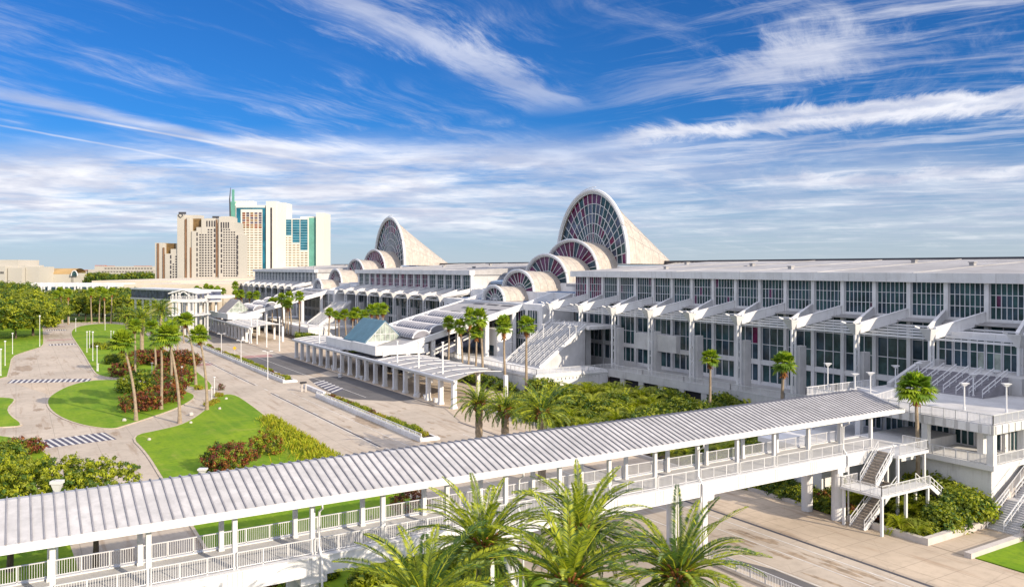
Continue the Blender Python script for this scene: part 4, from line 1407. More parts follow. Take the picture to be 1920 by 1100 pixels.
def make_date_palm(seed, h, fl, nf, npair, trunk_r=.42, lean=0.0):
    rng = random.Random(seed)
    T = thing('date_palm', (0, 0, 0), 'x', 'palm tree', None, False)
    m_ = MB()
    pts = [(0, 0, -.2)]; rad = [trunk_r * 1.25]
    n = 14
    for i in range(1, n + 1):
        z = (h - .3) * i / n
        pts += [(lean * (i / n) ** 2, 0, z - .02)]; rad += [trunk_r * (1.0 + .12 * (i % 2)) * (1 if i < n - 1 else 1.35)]
    m_.tube(pts, rad, 12)
    # old leaf bases below the crown
    for i in range(60):
        a = i * 2.4; z = h - 1.7 + 1.5 * i / 60
        m_.bar((lean + trunk_r * .8 * math.cos(a), trunk_r * .8 * math.sin(a), z), (lean + (trunk_r + .5) * math.cos(a), (trunk_r + .5) * math.sin(a), z + .65), .12, .08, 1)
    m_.build('trunk', [TRUNK, TRUNKR], T)
    m_ = MB()
    for f in range(nf):
        az = f * 2.39996 + rng.uniform(-.2, .2)
        u = (f + .5) / nf
        el = R(80 - 112 * u ** .85) + rng.uniform(-.10, .10)
        L = fl * rng.uniform(.85, 1.08) * (.78 + .3 * math.sin(PI * min(1, u + .2)))
        droop = R(48 + 34 * u) * rng.uniform(.8, 1.2)
        d0 = Vector((math.cos(az), math.sin(az), 0)); up = Vector((0, 0, 1)); side = Vector((-math.sin(az), math.cos(az), 0))
        tw = rng.uniform(-.25, .25)
        p = Vector((lean, 0, h - .35)) + d0 * .2
        S = npair
        rach = [p.copy()]; dirs = []
        for i in range(S):
            t = i / S
            e = el - droop * t ** 1.35
            dr = d0 * math.cos(e) + up * math.sin(e)
            p = p + dr * (L / S); rach.append(p.copy()); dirs.append(dr)
        m_.tube([rach[0], rach[S // 3], rach[2 * S // 3], rach[-1]], [.05, .035, .022, .008], 4, 0, False)
        young = u < .25
        mi = rng.choices((0, 1, 2), (5, 4, 2) if u < .6 else (2, 5, 3))[0]  # crown light painted in: upper fronds mostly lit green, lower ones shade green
        for i in range(int(S * .12), S):
            t = i / S
            ll = L * (.098 if npair > 50 else .12) * (math.sin(PI * min(1, t * .85 + .13)) ** .6) * rng.uniform(.85, 1.1)
            dr = dirs[i]; nrm = side.cross(dr).normalized()
            for s_ in (-1, 1):
                v = (dr * .62 + (side * s_) * .80 + nrm * (.26 + tw * s_) * -1).normalized()
                v = (v + Vector((0, 0, -.10))).normalized()
                a = rach[i]; tip = a + v * ll
                wv = (dr + nrm * rng.uniform(-.7, .7)).normalized() * (.044 + .003 * (fl > 4) + (.075 if npair < 32 else .03 if npair < 38 else 0))
                mid = a + v * ll * .45 + Vector((0, 0, .03))
                m_.poly([a - wv * .5, mid - wv, tip, mid + wv], mi if rng.random() < .68 else rng.choice((1, 1, 2, 0)))
    m_.build('crown', [PF1, PF2, PF3, TRUNKR], T)
    return T


def make_fan_palm(seed, h, lean=(0, 0), r=1.5, nf=34, curve=.5):
    rng = random.Random(seed)
    T = thing('fan_palm', (0, 0, 0), 'x', 'palm tree', None, False)
    m_ = MB(); n = 10; pts = []; rad = []
    for i in range(n + 1):
        t = i / n; b = t ** 1.6
        pts.append((lean[0] * b + curve * math.sin(PI * t) * .3, lean[1] * b, h * t - .1)); rad.append(.30 - .13 * t + (.14 * max(0, 1 - t * 8)))
    m_.tube(pts, rad, 9)
    m_.build('trunk', TRUNK, T)
    top = Vector((lean[0], lean[1], h))
    m_ = MB()
    m_.tube([top + Vector((0, 0, -1.9)), top + Vector((0, 0, -1.2)), top + Vector((0, 0, -.2))], [.22, .38, .30], 9)
    for i in range(26):
        a = i * 2.4; z = -1.7 + 1.5 * (i / 26)
        m_.bar(top + Vector((.2 * math.cos(a), .2 * math.sin(a), z)), top + Vector((.62 * math.cos(a), .62 * math.sin(a), z - .35)), .12, .06)
    m_.build('dead_leaf_skirt', TRUNKR, T)
    m_ = MB()
    for f in range(nf):
        az = f * 2.39996 + rng.uniform(-.3, .3); u = (f + .5) / nf
        el = R(80 - 112 * u) + rng.uniform(-.12, .12)
        d = Vector((math.cos(az) * math.cos(el), math.sin(az) * math.cos(el), math.sin(el)))
        pl = r * rng.uniform(.45, .62)
        c = top + d * pl
        m_.bar(top, c, .05, .03)
        side = Vector((-math.sin(az), math.cos(az), 0)); nrm = d.cross(side).normalized()
        fr = r * rng.uniform(.62, .8)
        mi = rng.choice((0, 0, 1))
        K = 13
        for q in range(K):
            b = R(-105 + 210 * q / (K - 1))
            v = (d * math.cos(b) + side * math.sin(b))
            e = c + v * fr * (1 - .12 * abs(b)) + Vector((0, 0, -.16 * fr * (1 + u))) + nrm * rng.uniform(-.08, .08)
            wv = v.cross(nrm).normalized() * fr * .13
            md = c + v * fr * .55
            m_.poly([c, md - wv, e, md + wv], mi)
    m_.build('crown', [FAN1, FAN2], T)
    return T


# ---- fan palms: (base px, base py or None, crown px, crown py, depth or None, label)
fan = [
    (255, 788, 230, 643, 'tall leaning fan palm, leftmost of the lawn group, its base by the front red shrubs'),
    (337, 792, 315, 630, 'tallest leaning fan palm, its base at the edge of the front lawn'),
    (302, 767, 302, 637, 'straight fan palm rising from the middle of the red shrubs'),
    (321, 731, 318, 620, 'fan palm just behind the tallest leaning one, crowns overlapping'),
    (292, 696, 285, 614, 'slender fan palm behind the big red shrub mass'),
    (253, 704, 252, 612, 'fan palm with small dark crown below the big date palm'),
    (367, 721, 348, 601, 'leaning fan palm beside the road with a wide open crown'),
    (388, 768, 374, 630, 'fan palm with bright crown beside the road, nearest the street lamps'),
]
for i, (bx, by, cx_, cy_, lb) in enumerate(fan):
    x, y = gp(bx, by, .1); d = FPX * (CAM_H - .1) / (by - HOR)
    X2, Y2 = dp(cx_, d); h = zp(cy_, d)
    t = make_fan_palm(100 + i, h, (X2 - x, Y2 - y), 2.3 if i < 4 else 2.0, 34)
    t.location = (x, y, .1); tag(t, lb, 'palm tree', 'leaning fan palms on the lawn')

proto = [make_fan_palm(200 + i, 1.0 * hh, (lx, ly), 1.75, 30) for i, (hh, lx, ly) in enumerate(((11.5, .3, .1), (10, -.5, .4), (9.0, .5, -.3)))]
used = [False] * 3


def put_palm(i, x, y, z, h, label, group=None, rz=0.0):
    base_h = (11.5, 10, 9.0)[i]
    s = h / base_h
    if used[i]:
        t = dup(proto[i], (x, y, z), rz, (max(.85, min(1.15, s)),) * 2 + (s,), label, group)
    else:
        used[i] = True; t = proto[i]; t.location = (x, y, z); t.scale = (1, 1, s); t['label'] = label
        if group: t['group'] = group
    return t


# by known plan X (depth follows): (crown px, crown py, X, base z, label, group)
def by_X(px, py, X, bz, label, group=None, i=0, ln=0.0):
    r = (px - 960) / FPX; d = X / (CT * r + ST)
    x, y = dp(px, d)
    put_palm(i % 3, x, y, bz, zp(py, d) - bz, label, group, i * 1.7)


SP = [(840, 606, 95, 'fan palm at the left of the five in front of the sloping canopy'),
      (867, 613, 95.5, 'second fan palm from the left in front of the sloping canopy'),
      (877, 597, 96.5, 'thin-trunked fan palm in the middle of the five by the sloping canopy'),
      (891, 624, 95, 'shortest fan palm of the five by the sloping canopy'),
      (905, 597, 96.5, 'fan palm with a reddish trunk at the right of the five by the sloping canopy'),
      (948, 613, 95.5, 'round-crowned fan palm left of the wide stair, with a shaggy orange collar'),
      (987, 610, 95.5, 'fan palm directly in front of the wide stair')]
for i, (px, py, X, lb) in enumerate(SP): by_X(px, py, X, .1, lb, 'fan palms by the nearer entrance', i)
by_X(1330, 672, 108, .1, 'fan palm in front of the nearest hall, left of the two beyond the bridge roof', 'fan palms by the nearest hall', 0)
by_X(1467, 681, 108, .1, 'fan palm in front of the nearest hall, right of the two beyond the bridge roof', 'fan palms by the nearest hall', 1)
x, y = dp(1721, 94.2)
t = make_fan_palm(301, zp(730, 94.2) - .1, (-.3, .1), 2.1, 36); t.location = (x, y, .1)
tag(t, 'fan palm by the zigzag stair with its crown before the corner terrace', 'palm tree')
for i, (px, py) in enumerate(((628, 590), (636, 594), (650, 589), (660, 591), (672, 586), (684, 592), (697, 581), (710, 581), (616, 586), (720, 580))):
    by_X(px, py, 100 + (i % 3) * 2.5, .1, 'fan palm behind the teal-roofed kiosk, %s from the left in its row' % ('second', 'third', 'fourth', 'fifth', 'sixth', 'seventh', 'eighth', 'ninth', 'first', 'last')[i], 'row of fan palms behind the teal kiosk', i)
for i, (px, py) in enumerate(((511, 566), (522, 567), (535, 569), (546, 557), (541, 572), (562, 556), (530, 560))):
    by_X(px, py, 96 + (i % 2) * 2, .1, 'fan palm beside the farther sloping canopy, %s from the left in its group' % ('first', 'second', 'fourth', 'sixth', 'fifth', 'last', 'third')[i], 'fan palms by the farther entrance', i + 1)
for i, (px, py) in enumerate(((368, 543), (377, 546), (387, 541), (397, 541), (403, 547), (408, 545), (417, 546), (393, 548), (372, 551), (383, 549))):
    x, y = dp(px, 455 + (i % 4) * 12); put_palm(i % 3, x, y, 0, zp(py, 455 + (i % 4) * 12), 'fan palm in the crowded stand beyond the white gate pavilion', 'palm stand beyond the gate pavilion', i)
for i, (px, py, d) in enumerate(((440, 536, 440), (455, 551, 420), (442, 553, 415), (469, 554, 400), (478, 554, 398))):
    x, y = dp(px, d); put_palm(i % 3, x, y, 0, zp(py, d), 'distant fan palm left of the farther kiosk, %s from the left' % ('first', 'third', 'second', 'fourth', 'last')[i], 'distant palms near the farther kiosk', i)
for i, (px, py, d) in enumerate(((104, 553, 400), (116, 547, 405), (128, 552, 395), (172, 548, 405), (186, 546, 410), (196, 551, 400), (208, 547, 405), (314, 559, 380), (333, 604, 262), (345, 606, 300))):
    x, y = dp(px, d)
    lb = ('leftmost palm poking above the left woodland', 'tallest of the three left palms above the woodland', 'third palm from the left above the woodland', 'palm at the left of the middle four above the woodland', 'second of the middle four palms above the woodland', 'third of the middle four palms above the woodland', 'last of the middle four palms above the woodland', 'palm just left of the gate pavilion roof', 'short fan palm by the road end of the far lawn', 'small fan palm in front of the gate pavilion')[i]
    put_palm(i % 3, x, y, 0, zp(py, d), lb, 'palms among the left trees', i)

# ---- date palms
FR = [(1271, 1068, 44, 4.9, 'right-hand date palm in the foreground, in front of the bridge'),
      (1069, 1080, 42, 5.1, 'middle date palm in the foreground, the largest, with an orange leaf-base boss'),
      (906, 1012, 49, 5.0, 'date palm in the foreground, left of centre, its crown against the bridge deck'),
      (795, 1120, 40, 4.9, 'lowest date palm at the bottom edge, left of the others'),
      (1090, 985, 50, 5.0, 'date palm behind the largest foreground one, its fronds reaching the bridge roof')]
for i, (px, py, d, fl, lb) in enumerate(FR):
    x, y = dp(px, d); h = zp(py, d)
    t = make_date_palm(400 + i, h, fl * 1.0, 58, 62, .42)
    t.location = (x, y, .1); tag(t, lb, 'palm tree', 'date palms in the foreground'); t.rotation_euler = (0, 0, i)
MD = [(898, 752, 57, 4.5, 'left of the three date palms in the median just beyond the bridge'),
      (947, 764, 57.5, 4.2, 'middle of the three date palms in the median just beyond the bridge'),
      (1016, 768, 58, 4.9, 'right and fullest of the three date palms in the median beyond the bridge')]
for i, (px, py, X, fl, lb) in enumerate(MD):
    d = X / (CT * (px - 960) / FPX + ST); x, y = dp(px, d)
    t = make_date_palm(420 + i, zp(py, d), fl, 46, 34, .5)
    t.location = (x, y, .1); tag(t, lb, 'palm tree', 'date palms in the median')
LD = [(266, 598, 268, 7.2, 'huge date palm on the far lawn at left, its crown the widest'),
      (302, 582, 300, 6.6, 'second huge date palm on the far lawn, right of the widest one'),
      (238, 590, 310, 5.5, 'date palm half hidden behind the widest crown at left')]
for i, (px, py, d, fl, lb) in enumerate(LD):
    x, y = dp(px, d)
    t = make_date_palm(440 + i, zp(py, d), fl, 64, 30, .6)
    t.location = (x, y, .1); tag(t, lb, 'palm tree', 'huge date palms on the far lawn')

# ---- broadleaf trees, left woodland
TP = [make_tree(500 + i, h, rx, rz, 330, 22, .34, (L1, L2, L3), w) for i, (h, rx, rz, w) in enumerate(((11, 7.5, 4.2, (5, 3, 2)), (10, 6.5, 4.0, (3, 5, 1.5)), (12, 8.0, 4.6, (5, 3, 3)), (9, 6.0, 3.6, (4, 2, 4))))]
rng = random.Random(77)
spots = []
ROWS = [('front', [(-45, 335, 15), (-8, 312, 15.5), (30, 318, 15), (62, 330, 14), (88, 372, 13)]),
        ('middle', [(-20, 385, 16), (18, 372, 16), (55, 380, 15), (98, 415, 13.5), (128, 428, 14.5), (160, 420, 14), (192, 430, 14), (222, 425, 14.5), (250, 440, 15)]),
        ('back', [(5, 440, 16), (45, 445, 15.5), (84, 462, 14.5), (115, 470, 15), (148, 468, 15), (180, 472, 15), (210, 468, 15), (240, 474, 16), (264, 462, 15.5)])]
ORD = ['first', 'second', 'third', 'fourth', 'fifth', 'sixth', 'seventh', 'eighth', 'ninth']
first = [True] * 4
i = 0
for rn, row in ROWS:
    for q, (px, d, ztop) in enumerate(row):
        x, y = dp(px, d); j = i % 4; s = ztop / (11, 10, 12, 9)[j]; i += 1
        sc_ = (s * 1.18, s * 1.18, s)
        lb = 'broadleaf tree, %s from the left in the %s row of the woodland at left' % (ORD[q], rn)
        if first[j]:
            first[j] = False; t = TP[j]; t.location = (x, y, 0); t.scale = sc_; t.rotation_euler = (0, 0, i)
            tag(t, lb, 'tree', 'broadleaf trees at left')
        else: dup(TP[j], (x, y, 0), i * 1.1, sc_, lb, 'broadleaf trees at left')
# three near trees at lower left, just behind the bridge
for i, (px, top, d, lb) in enumerate(((18, 858, 74, 'bushy tree at the lower left corner behind the bridge roof'), (100, 862, 73, 'middle bushy tree behind the bridge roof at lower left'), (178, 868, 74, 'right-hand bushy tree behind the bridge roof at lower left'), (-50, 850, 76, 'bushy tree cut by the left edge of the picture'))):
    t = make_tree(530 + i, zp(top, d), 3.9, 3.2, 420, 34, .15, (L1, L2, L3), (5, 3, 4), 4.5)
    x, y = dp(px, d); t.location = (x, y, .1); tag(t, lb, 'tree', 'trees behind the bridge at lower left')
GT = make_tree(540, 6.2, 3.4, 2.4, 260, 26, .2, (L1, L2, L3), (4, 4, 2), 2.5)
x, y = gp(258, 752); GT.location = (x, y, .1); tag(GT, 'small dark green tree among the red shrubs on the lawn', 'tree')

# ---- shrubs
RB = [make_bush(600 + i, r, h, 150, 20, .16, (L4, L5, L2, L1), (5, 3, 2, 1)) for i, (r, h) in enumerate(((2.6, 3.0), (2.0, 2.4)))]
GB = [make_bush(610 + i, r, h, 130, 18, .18, (L1, L2, L3), w_) for i, (r, h, w_) in enumerate(((1.8, 1.8, (4, 4, 2)), (1.4, 1.3, (3, 2, 5))))]
YB = [make_bush(620, 1.1, .9, 70, 16, .13, (L6, L3, L4), (3, 3, 1))]
fresh = {}


def put_bush(p, x, y, s, label, group, rz=0.0, z=.1):
    if p.name not in fresh:
        fresh[p.name] = 1; o = p
    else:
        o = p.copy(); COL.objects.link(o)
    o.location = (x, y, z); o.scale = s if isinstance(s, tuple) else (s, s, s); o.rotation_euler = (0, 0, rz)
    o['label'] = label; o['category'] = 'shrub'
    if group: o['group'] = group
    elif 'group' in o: del o['group']
    return o


RL = [(258, 772, 1.25, 'front red-leaved shrub at the foot of the leftmost leaning palm'), (278, 768, 1.2, 'red shrub right of the front one on the lawn bed'), (300, 757, 1.25, 'red shrub at the foot of the straight fan palm'),
      (228, 706, 1.3, 'isolated dark red shrub on the left lawn'), (318, 752, 1.2, 'red shrub beside the plaza path'), (322, 738, 1.35, 'red shrub on the right of the palm bed'), (336, 722, 1.25, 'red shrub at the right end of the palm bed'), (300, 728, 1.3, 'tall red shrub in the middle of the palm bed'),
      (262, 684, 1.4, 'red shrub at the left of the broad hedge mass'), (280, 682, 1.5, 'red shrub second in the broad hedge mass'), (300, 684, 1.4, 'red shrub in the middle of the broad hedge mass'), (320, 685, 1.5, 'red shrub right of middle in the broad hedge mass'), (342, 686, 1.5, 'red shrub near the road end of the broad hedge mass'), (358, 686, 1.3, 'red shrub at the road end of the broad hedge mass'),
      (312, 708, 1.2, 'red shrub between the hedge mass and the palm bed'), (330, 704, 1.2, 'red shrub behind the palm bed'),
      (34, 855, .9, 'small red shrub beside the lower left lawn'), (60, 850, .8, 'smallest red shrub beside the lower left lawn')]
for i, (px, py, s, lb) in enumerate(RL):
    x, y = gp(px, py); put_bush(RB[i % 2], x, y, s * (1 if i % 2 == 0 else 1.15), lb, 'red-leaved shrubs on the left lawns', i)
x, y = gp(424, 884); t = make_bush(640, 3.3, 3.9, 330, 26, .17, (L4, L1, L5, L2), (4, 3, 2, 2)); t.location = (x, y, .1); tag(t, 'large round red and green shrub on the front lawn against the bridge roof', 'shrub')
x, y = gp(503, 851); t = make_bush(641, 2.3, 3.6, 170, 22, .17, (L4, L1, L3), (3, 4, 3)); t.location = (x, y, .1); tag(t, 'red-tipped shrub at the right of the large round one on the front lawn', 'shrub')
for i, (px, py, s, lb) in enumerate(((12, 870, 1.2, 'green shrub with red tips at the lower left lawn'), (225, 678, 1.3, 'dark green shrub at the left end of the hedge mass'), (212, 682, 1.1, 'low dark green shrub on the left lawn beside the hedge'), (242, 690, 1.2, 'green shrub in front of the hedge mass'), (345, 702, 1.0, 'yellow-green shrub by the road palm'), (200, 655, 1.2, 'green shrub near the paired white lamps'), (230, 652, 1.3, 'green shrub right of the paired white lamps'), (180, 652, 1.0, 'small green shrub left of the paired white lamps'), (240, 735, 1.1, 'green shrub under the small dark tree'), (290, 742, 1.1, 'green shrub in the shade of the palm bed'))):
    x, y = gp(px, py); put_bush(GB[i % 2], x, y, s * 1.3, lb, 'green shrubs on the left lawns', i)
for i, (px, py, lb) in enumerate(((403, 756, 'clump of yellow flowers beside the low white lamp base'), (392, 761, 'flower clump at the foot of the road palm'), (410, 744, 'flower clump near the lawn corner by the road'), (372, 730, 'flower clump by the lamp on the small lawn tip'))):
    x, y = gp(px, py); put_bush(YB[0], x, y, .9, lb, 'flower clumps by the road', i)
# median planting
rng = random.Random(9)
for (a, b, nm) in ((197, 371, 'shrub in the farther median bed'), (119, 170, 'shrub in the nearer median bed')):
    n_ = int((b - a) / (2.3 if a < 150 else 4.2))
    for i in range(n_):
        y = a + 1 + (b - a - 2) * (i + .5) / n_
        j = rng.random()
        p = YB[0] if j < .35 else (GB[1] if j < .8 else RB[1])
        col_ = 'yellow and red' if p is YB[0] else ('green' if p is GB[1] else 'red-leaved')
        put_bush(p, 57.2 + rng.uniform(-.4, .4), y, .75 if p is not RB[1] else .42, col_ + ' ' + nm, 'shrubs in the ' + nm.split('the ')[1], i, .28)

# ---- leafy cycad-like plants in the beds
def make_cycad(seed, r, nf, npair, mats_, name='leafy_plant', steep=70):
    rng = random.Random(seed)
    m_ = MB()
    for f in range(nf):
        az = f * 2.39996 + rng.uniform(-.3, .3); u = (f + .5) / nf
        el = R(steep - (steep - 5) * u); L = r * rng.uniform(.8, 1.15)
        d0 = Vector((math.cos(az), math.sin(az), 0)); up = Vector((0, 0, 1)); side = Vector((-math.sin(az), math.cos(az), 0))
        p = Vector((0, 0, rng.uniform(.1, .9) * r * .5)); mi = rng.choice((0, 0, 1, 2))
        for i in range(npair):
            t = i / npair; e = el - R(85) * t ** 1.2
            dr = d0 * math.cos(e) + up * math.sin(e); p = p + dr * L / npair
            ll = L * .26 * math.sin(PI * min(1, t * .8 + .2)) ** .7
            for s_ in (-1, 1):
                v = (dr * .6 + side * s_ * .8 + up * .12).normalized(); wv = dr * L * .045
                m_.poly([p - wv * .4, p + v * ll * .5 - wv, p + v * ll, p + v * ll * .5 + wv], mi)
    return m_.build(name, list(mats_))


CY = [make_cycad(700, 1.9, 30, 10, (L3, L1, L2)), make_cycad(701, 2.5, 34, 11, (L3, L1, L3)), make_cycad(702, 1.5, 26, 9, (L3, L6, L1))]
rng = random.Random(31)
pts = []
for i in range(1500):
    x, y = rng.uniform(80, 116.5), rng.uniform(73, 147)
    if x < 97 and y > 141: continue
    if any((x - a) ** 2 + (y - b) ** 2 < 5.6 for a, b in pts): continue
    pts.append((x, y))
pts = pts[:230]
for i, (x, y) in enumerate(pts):
    j = rng.randrange(3); s = rng.uniform(.8, 1.35) * (1.15 if y > 90 else 1)
    if rng.random() < .3:
        put_bush(GB[i % 2], x, y, s * 1.25, 'rounded green shrub in the dense bed in front of the nearest hall', 'rounded shrubs before the nearest hall', i); continue
    put_bush(CY[j], x, y, s, 'feathery green plant in the dense bed in front of the nearest hall', 'feathery plants before the nearest hall', i)
for i, (px, py, r_) in enumerate(((1030, 722, 1.9), (1048, 728, 2.3), (1075, 740, 1.9), (1060, 735, 1.7))):
    d = 152; x, y = dp(px, d)
    put_bush(GB[0], x, y, r_, ('leftmost clipped round bush', 'tallest clipped round bush', 'rightmost clipped round bush', 'clipped round bush between two others')[i] + ' below the pale terrace wall', 'clipped bushes below the terrace wall', i, .8)
# planted corner bed below the corner terrace and along the bridge
rng = random.Random(5)
k_ = 0
pts = []
for i in range(900):
    x, y = rng.uniform(79.3, 91.2), rng.uniform(48.3, 60.4)
    if any((x - a) ** 2 + (y - b) ** 2 < 1.7 for a, b in pts): continue
    if 75 < x < 83.5 and 52 < y < 56.5: continue
    if y > 56 and x > 87.6: continue
    pts.append((x, y))
for i, (x, y) in enumerate(pts[:64]):
    s = .78 + .85 * max(0, (x - 80) / 11) + rng.uniform(-.1, .15)
    if y > 55.5: s = .7
    z = .1 + max(0, (x - 82)) * .12 * (y < 56)
    if i % 5 in (1, 3):
        put_bush(GB[i % 2], x, y, s * 1.05, 'rounded green shrub in the corner bed below the two-level terrace', 'rounded shrubs in the corner bed', i, z); continue
    put_bush(CY[i % 3], x, y, min(s, 1.1 if y > 50 else .7), 'leafy green plant in the corner bed below the two-level terrace', 'leafy plants in the corner bed', i, z)
for i, (x, y, s, lb) in enumerate(((79.6, 54.6, .42, 'little red shrub at the foot of the zigzag stair'), (80.2, 50.4, .45, 'little red shrub by the low wall of the corner bed'), (79.7, 57.9, .6, 'dark red shrub behind the bridge pier at right'), (80.5, 61.8, .7, 'dark red shrub beside the far bridge pier at right'))):
    put_bush(RB[1], x, y, s, lb, None, i)
x, y = 89.4, 41.2; t = make_bush(650, 1.9, 2.4, 200, 22, .13, (L5, L4, L2), (5, 2, 2)); t.location = (x, y, .1); tag(t, 'plum red shrub at the right edge beside the corner lawn', 'shrub')
rng = random.Random(15)
for i in range(46):
    x, y = rng.uniform(79.3, 98), rng.uniform(62, 72.5)
    if x > 87 and y < 72.5: x = rng.uniform(79.3, 86.5)
    put_bush(GB[i % 2], x, y, rng.uniform(.7, 1.2), 'green shrub in the shaded bed beyond the bridge at right', 'shrubs in the shaded bed by the bridge', i)
# ornamental grass at the end of the front lawn
m_ = MB(); rng = random.Random(3)
for i in range(5200):
    t = rng.random(); y = 98 + 52 * t; x = 40.2 - abs(rng.gauss(0, 1)) * (3.4 - 2.4 * t) + (0 if rng.random() < .5 else rng.uniform(-.4, .4))
    if x > 41: continue
    a = rng.uniform(0, 6.28); l = rng.uniform(.5, 1.25); dx_, dy_ = math.cos(a) * .35, math.sin(a) * .35
    w_ = .05
    m_.poly([(x - dy_ * w_ * 3, y + dx_ * w_ * 3, .1), (x + dy_ * w_ * 3, y - dx_ * w_ * 3, .1), (x + dx_ * .5, y + dy_ * .5, .1 + l * .8), (x + dx_ * 1.2, y + dy_ * 1.2, .1 + l)], rng.choice((0, 0, 1, 2)))
tag(m_.build('ornamental_grass', [L3, L1, L6]), 'strip of tall yellow-green grass along the road edge of the front lawn', 'grass', None, 'stuff')
# low undergrowth in front of and below the bridge
rng = random.Random(21)
i = 0
for (xa, xb, ya, yb, n_) in ((14, 24, 42, 54, 26), (24, 36, 38, 53, 16), (17, 38, 64, 78, 16)):
    for q in range(n_):
        x, y = rng.uniform(xa, xb), rng.uniform(ya, yb)
        nm = 'in front of the bridge at the bottom' if ya < 60 else 'just behind the bridge on the front lawn'
        put_bush(GB[i % 2], x, y, rng.uniform(.8, 1.5), 'green shrub ' + nm, 'shrubs ' + nm, i); i += 1
for i, (x, y) in enumerate(((20, 70), (22.5, 73), (37.5, 74), (33, 71), (38, 84), (46.5, 68.8))):
    if x > 45: continue
    put_bush(RB[i % 2], x, y, .9, 'red shrub seen through the bridge opening on the front lawn', 'red shrubs seen through the bridge', i)
# hedges beside the entrance terrace
m_ = MB(); leaf_blob_crown(m_, random.Random(8), 0, 0, .9, 2.2, 13, 1.3, 420, 18, .2, (4, 4, 1)); o = m_.build('hedge', [L1, L2, L3]); o.location = (95.5, 166, .1); tag(o, 'dark hedge along the foot of the terrace wall by the wide stair', 'hedge')
o2 = o.copy(); COL.objects.link(o2); o2.location = (92, 186, .1); tag(o2, 'bright hedge below the five palms by the sloping canopy', 'hedge')
for (x, y, s, lb) in ((96, 250, 1.4, 'hedge mass beyond the nearer kiosk'), (95, 275, 1.5, 'hedge mass in front of the middle hall'), (94, 296, 1.4, 'hedge mass behind the farther walkway roof')):
    o2 = o.copy(); COL.objects.link(o2); o2.location = (x, y, .1); o2.scale = (s, s, s); tag(o2, lb, 'hedge')
# far woodland
m_ = MB(); rng = random.Random(55)
for i in range(900):
    a = rng.uniform(-42, 36); d = rng.uniform(620, 2300) if i % 3 else rng.uniform(560, 900)
    x, y = d * math.tan(R(a)), d
    X, Y = CT * x + ST * y, CT * y - ST * x
    r = rng.uniform(7, 16); hz_ = rng.uniform(6, 12)
    for q in range(16):
        b = rng.uniform(0, 6.28); t = rng.uniform(0, 1); c_ = Vector((X + r * math.cos(b) * t, Y + r * math.sin(b) * t, hz_ * (1 - t * .5) * rng.uniform(.6, 1)))
        e1 = Vector((rng.uniform(-1, 1), rng.uniform(-1, 1), rng.uniform(-.4, .4))).normalized() * 4.5; e2 = Vector((rng.uniform(-.5, .5), rng.uniform(-.5, .5), 1)).normalized() * 3.5
        m_.poly([c_ - e1, c_ - e2, c_ + e1, c_ + e2], rng.randrange(3))
tag(m_.build('woodland', [L1, L2, L2]), 'distant flat woodland stretching to the horizon', 'woodland', None, 'stuff')
# ------------------------------------------------------------------ hotels and far buildings
def frame_at(px, d):
    """plan origin + axes of a far building whose front faces the camera heading"""
    return Vector((*dp(px, d), 0))


RT = Vector((CT, -ST, 0)); FW = Vector((ST, CT, 0))


class FB:
    """far building in metres measured from picture units at one depth"""
    def __init__(s, d):
        s.d = d; s.k = d / FPX

    def L(s, px): return (px - 960) * s.k

    def Z(s, py): return CAM_H - (py - HOR) * s.k

    def pt(s, lat, dep, z): p = RT * lat + FW * dep; return (p.x, p.y, z)

    def block(s, mb, px0, px1, pyt, depth, off=0.0, zb=-.1, mi=0, pyb=None):
        a, b = s.L(px0), s.L(px1); z1 = s.Z(pyt); z0 = s.Z(pyb) if pyb else zb
        n = len(mb.v)
        for z in (z0, z1):
            mb.v += [s.pt(a, s.d + off, z), s.pt(b, s.d + off, z), s.pt(b, s.d + off + depth, z), s.pt(a, s.d + off + depth, z)]
        for q in ((0, 3, 2, 1), (4, 5, 6, 7), (0, 1, 5, 4), (1, 2, 6, 5), (2, 3, 7, 6), (3, 0, 4, 7)): mb.face(tuple(n + i for i in q), mi)

    def win(s, mb, px0, px1, py0, py1, off, mi=0):
        """a window panel set 5 cm proud of the facade, recessed look from colour of its glass"""
        s.block(mb, px0, px1, py0, .3, off - .06, mi=mi, pyb=py1)


def emit_windows(T, fb, rects, matl, limit=100, name='window'):
    for i, r_ in enumerate(rects[:limit]):
        m_ = MB(); fb.win(m_, *r_); m_.build(name, matl, T)
    if len(rects) > limit:
        m_ = MB()
        for r_ in rects[limit:]: fb.win(m_, *r_)
        o = m_.build(name, matl, T); o['kind'] = 'stuff'


d1 = 720
fb = FB(d1)
x0, y0 = dp(370, d1)
T = thing('hotel_tower', (x0, y0, 0), 'cream stepped hotel tower with rows of small dark windows, left of the blue glass one', 'hotel')
m_ = MB()
S = lambda x: 280 + x / 5.647
V = lambda y: 340 + y / 5.647
for (a, b, t, dep, off) in ((60, 150, 650, 24, 0), (150, 165, 660, 24, .6), (165, 300, 765, 24, 0), (225, 300, 715, 20, .2), (280, 300, 655, 22, .4), (300, 372, 350, 26, -1), (300, 490, 350, 12, 8), (372, 402, 380, 26, .5), (402, 432, 385, 26, -.6), (432, 450, 395, 20, .8), (450, 545, 525, 24, -.3), (498, 552, 485, 22, 0.1), (552, 705, 395, 24, -.2), (600, 700, 390, 22, 0.05), (735, 900, 430, 24, -.2), (735, 850, 375, 20, .3), (735, 835, 365, 12, 6), (850, 905, 505, 24, 0.15), (900, 945, 560, 24, .0), (705, 735, 400, 18, 1.2)):
    fb.block(m_, S(a), S(b), V(t), dep, off)
m_.build('wall', CREAM, T)
m_ = MB()
fb.block(m_, S(152), S(280), V(655), 14, 3)
fb.block(m_, S(435), S(555), V(392), 14, 3)
m_.build('glass_corner', [G_BRONZE], T)
m_ = MB()
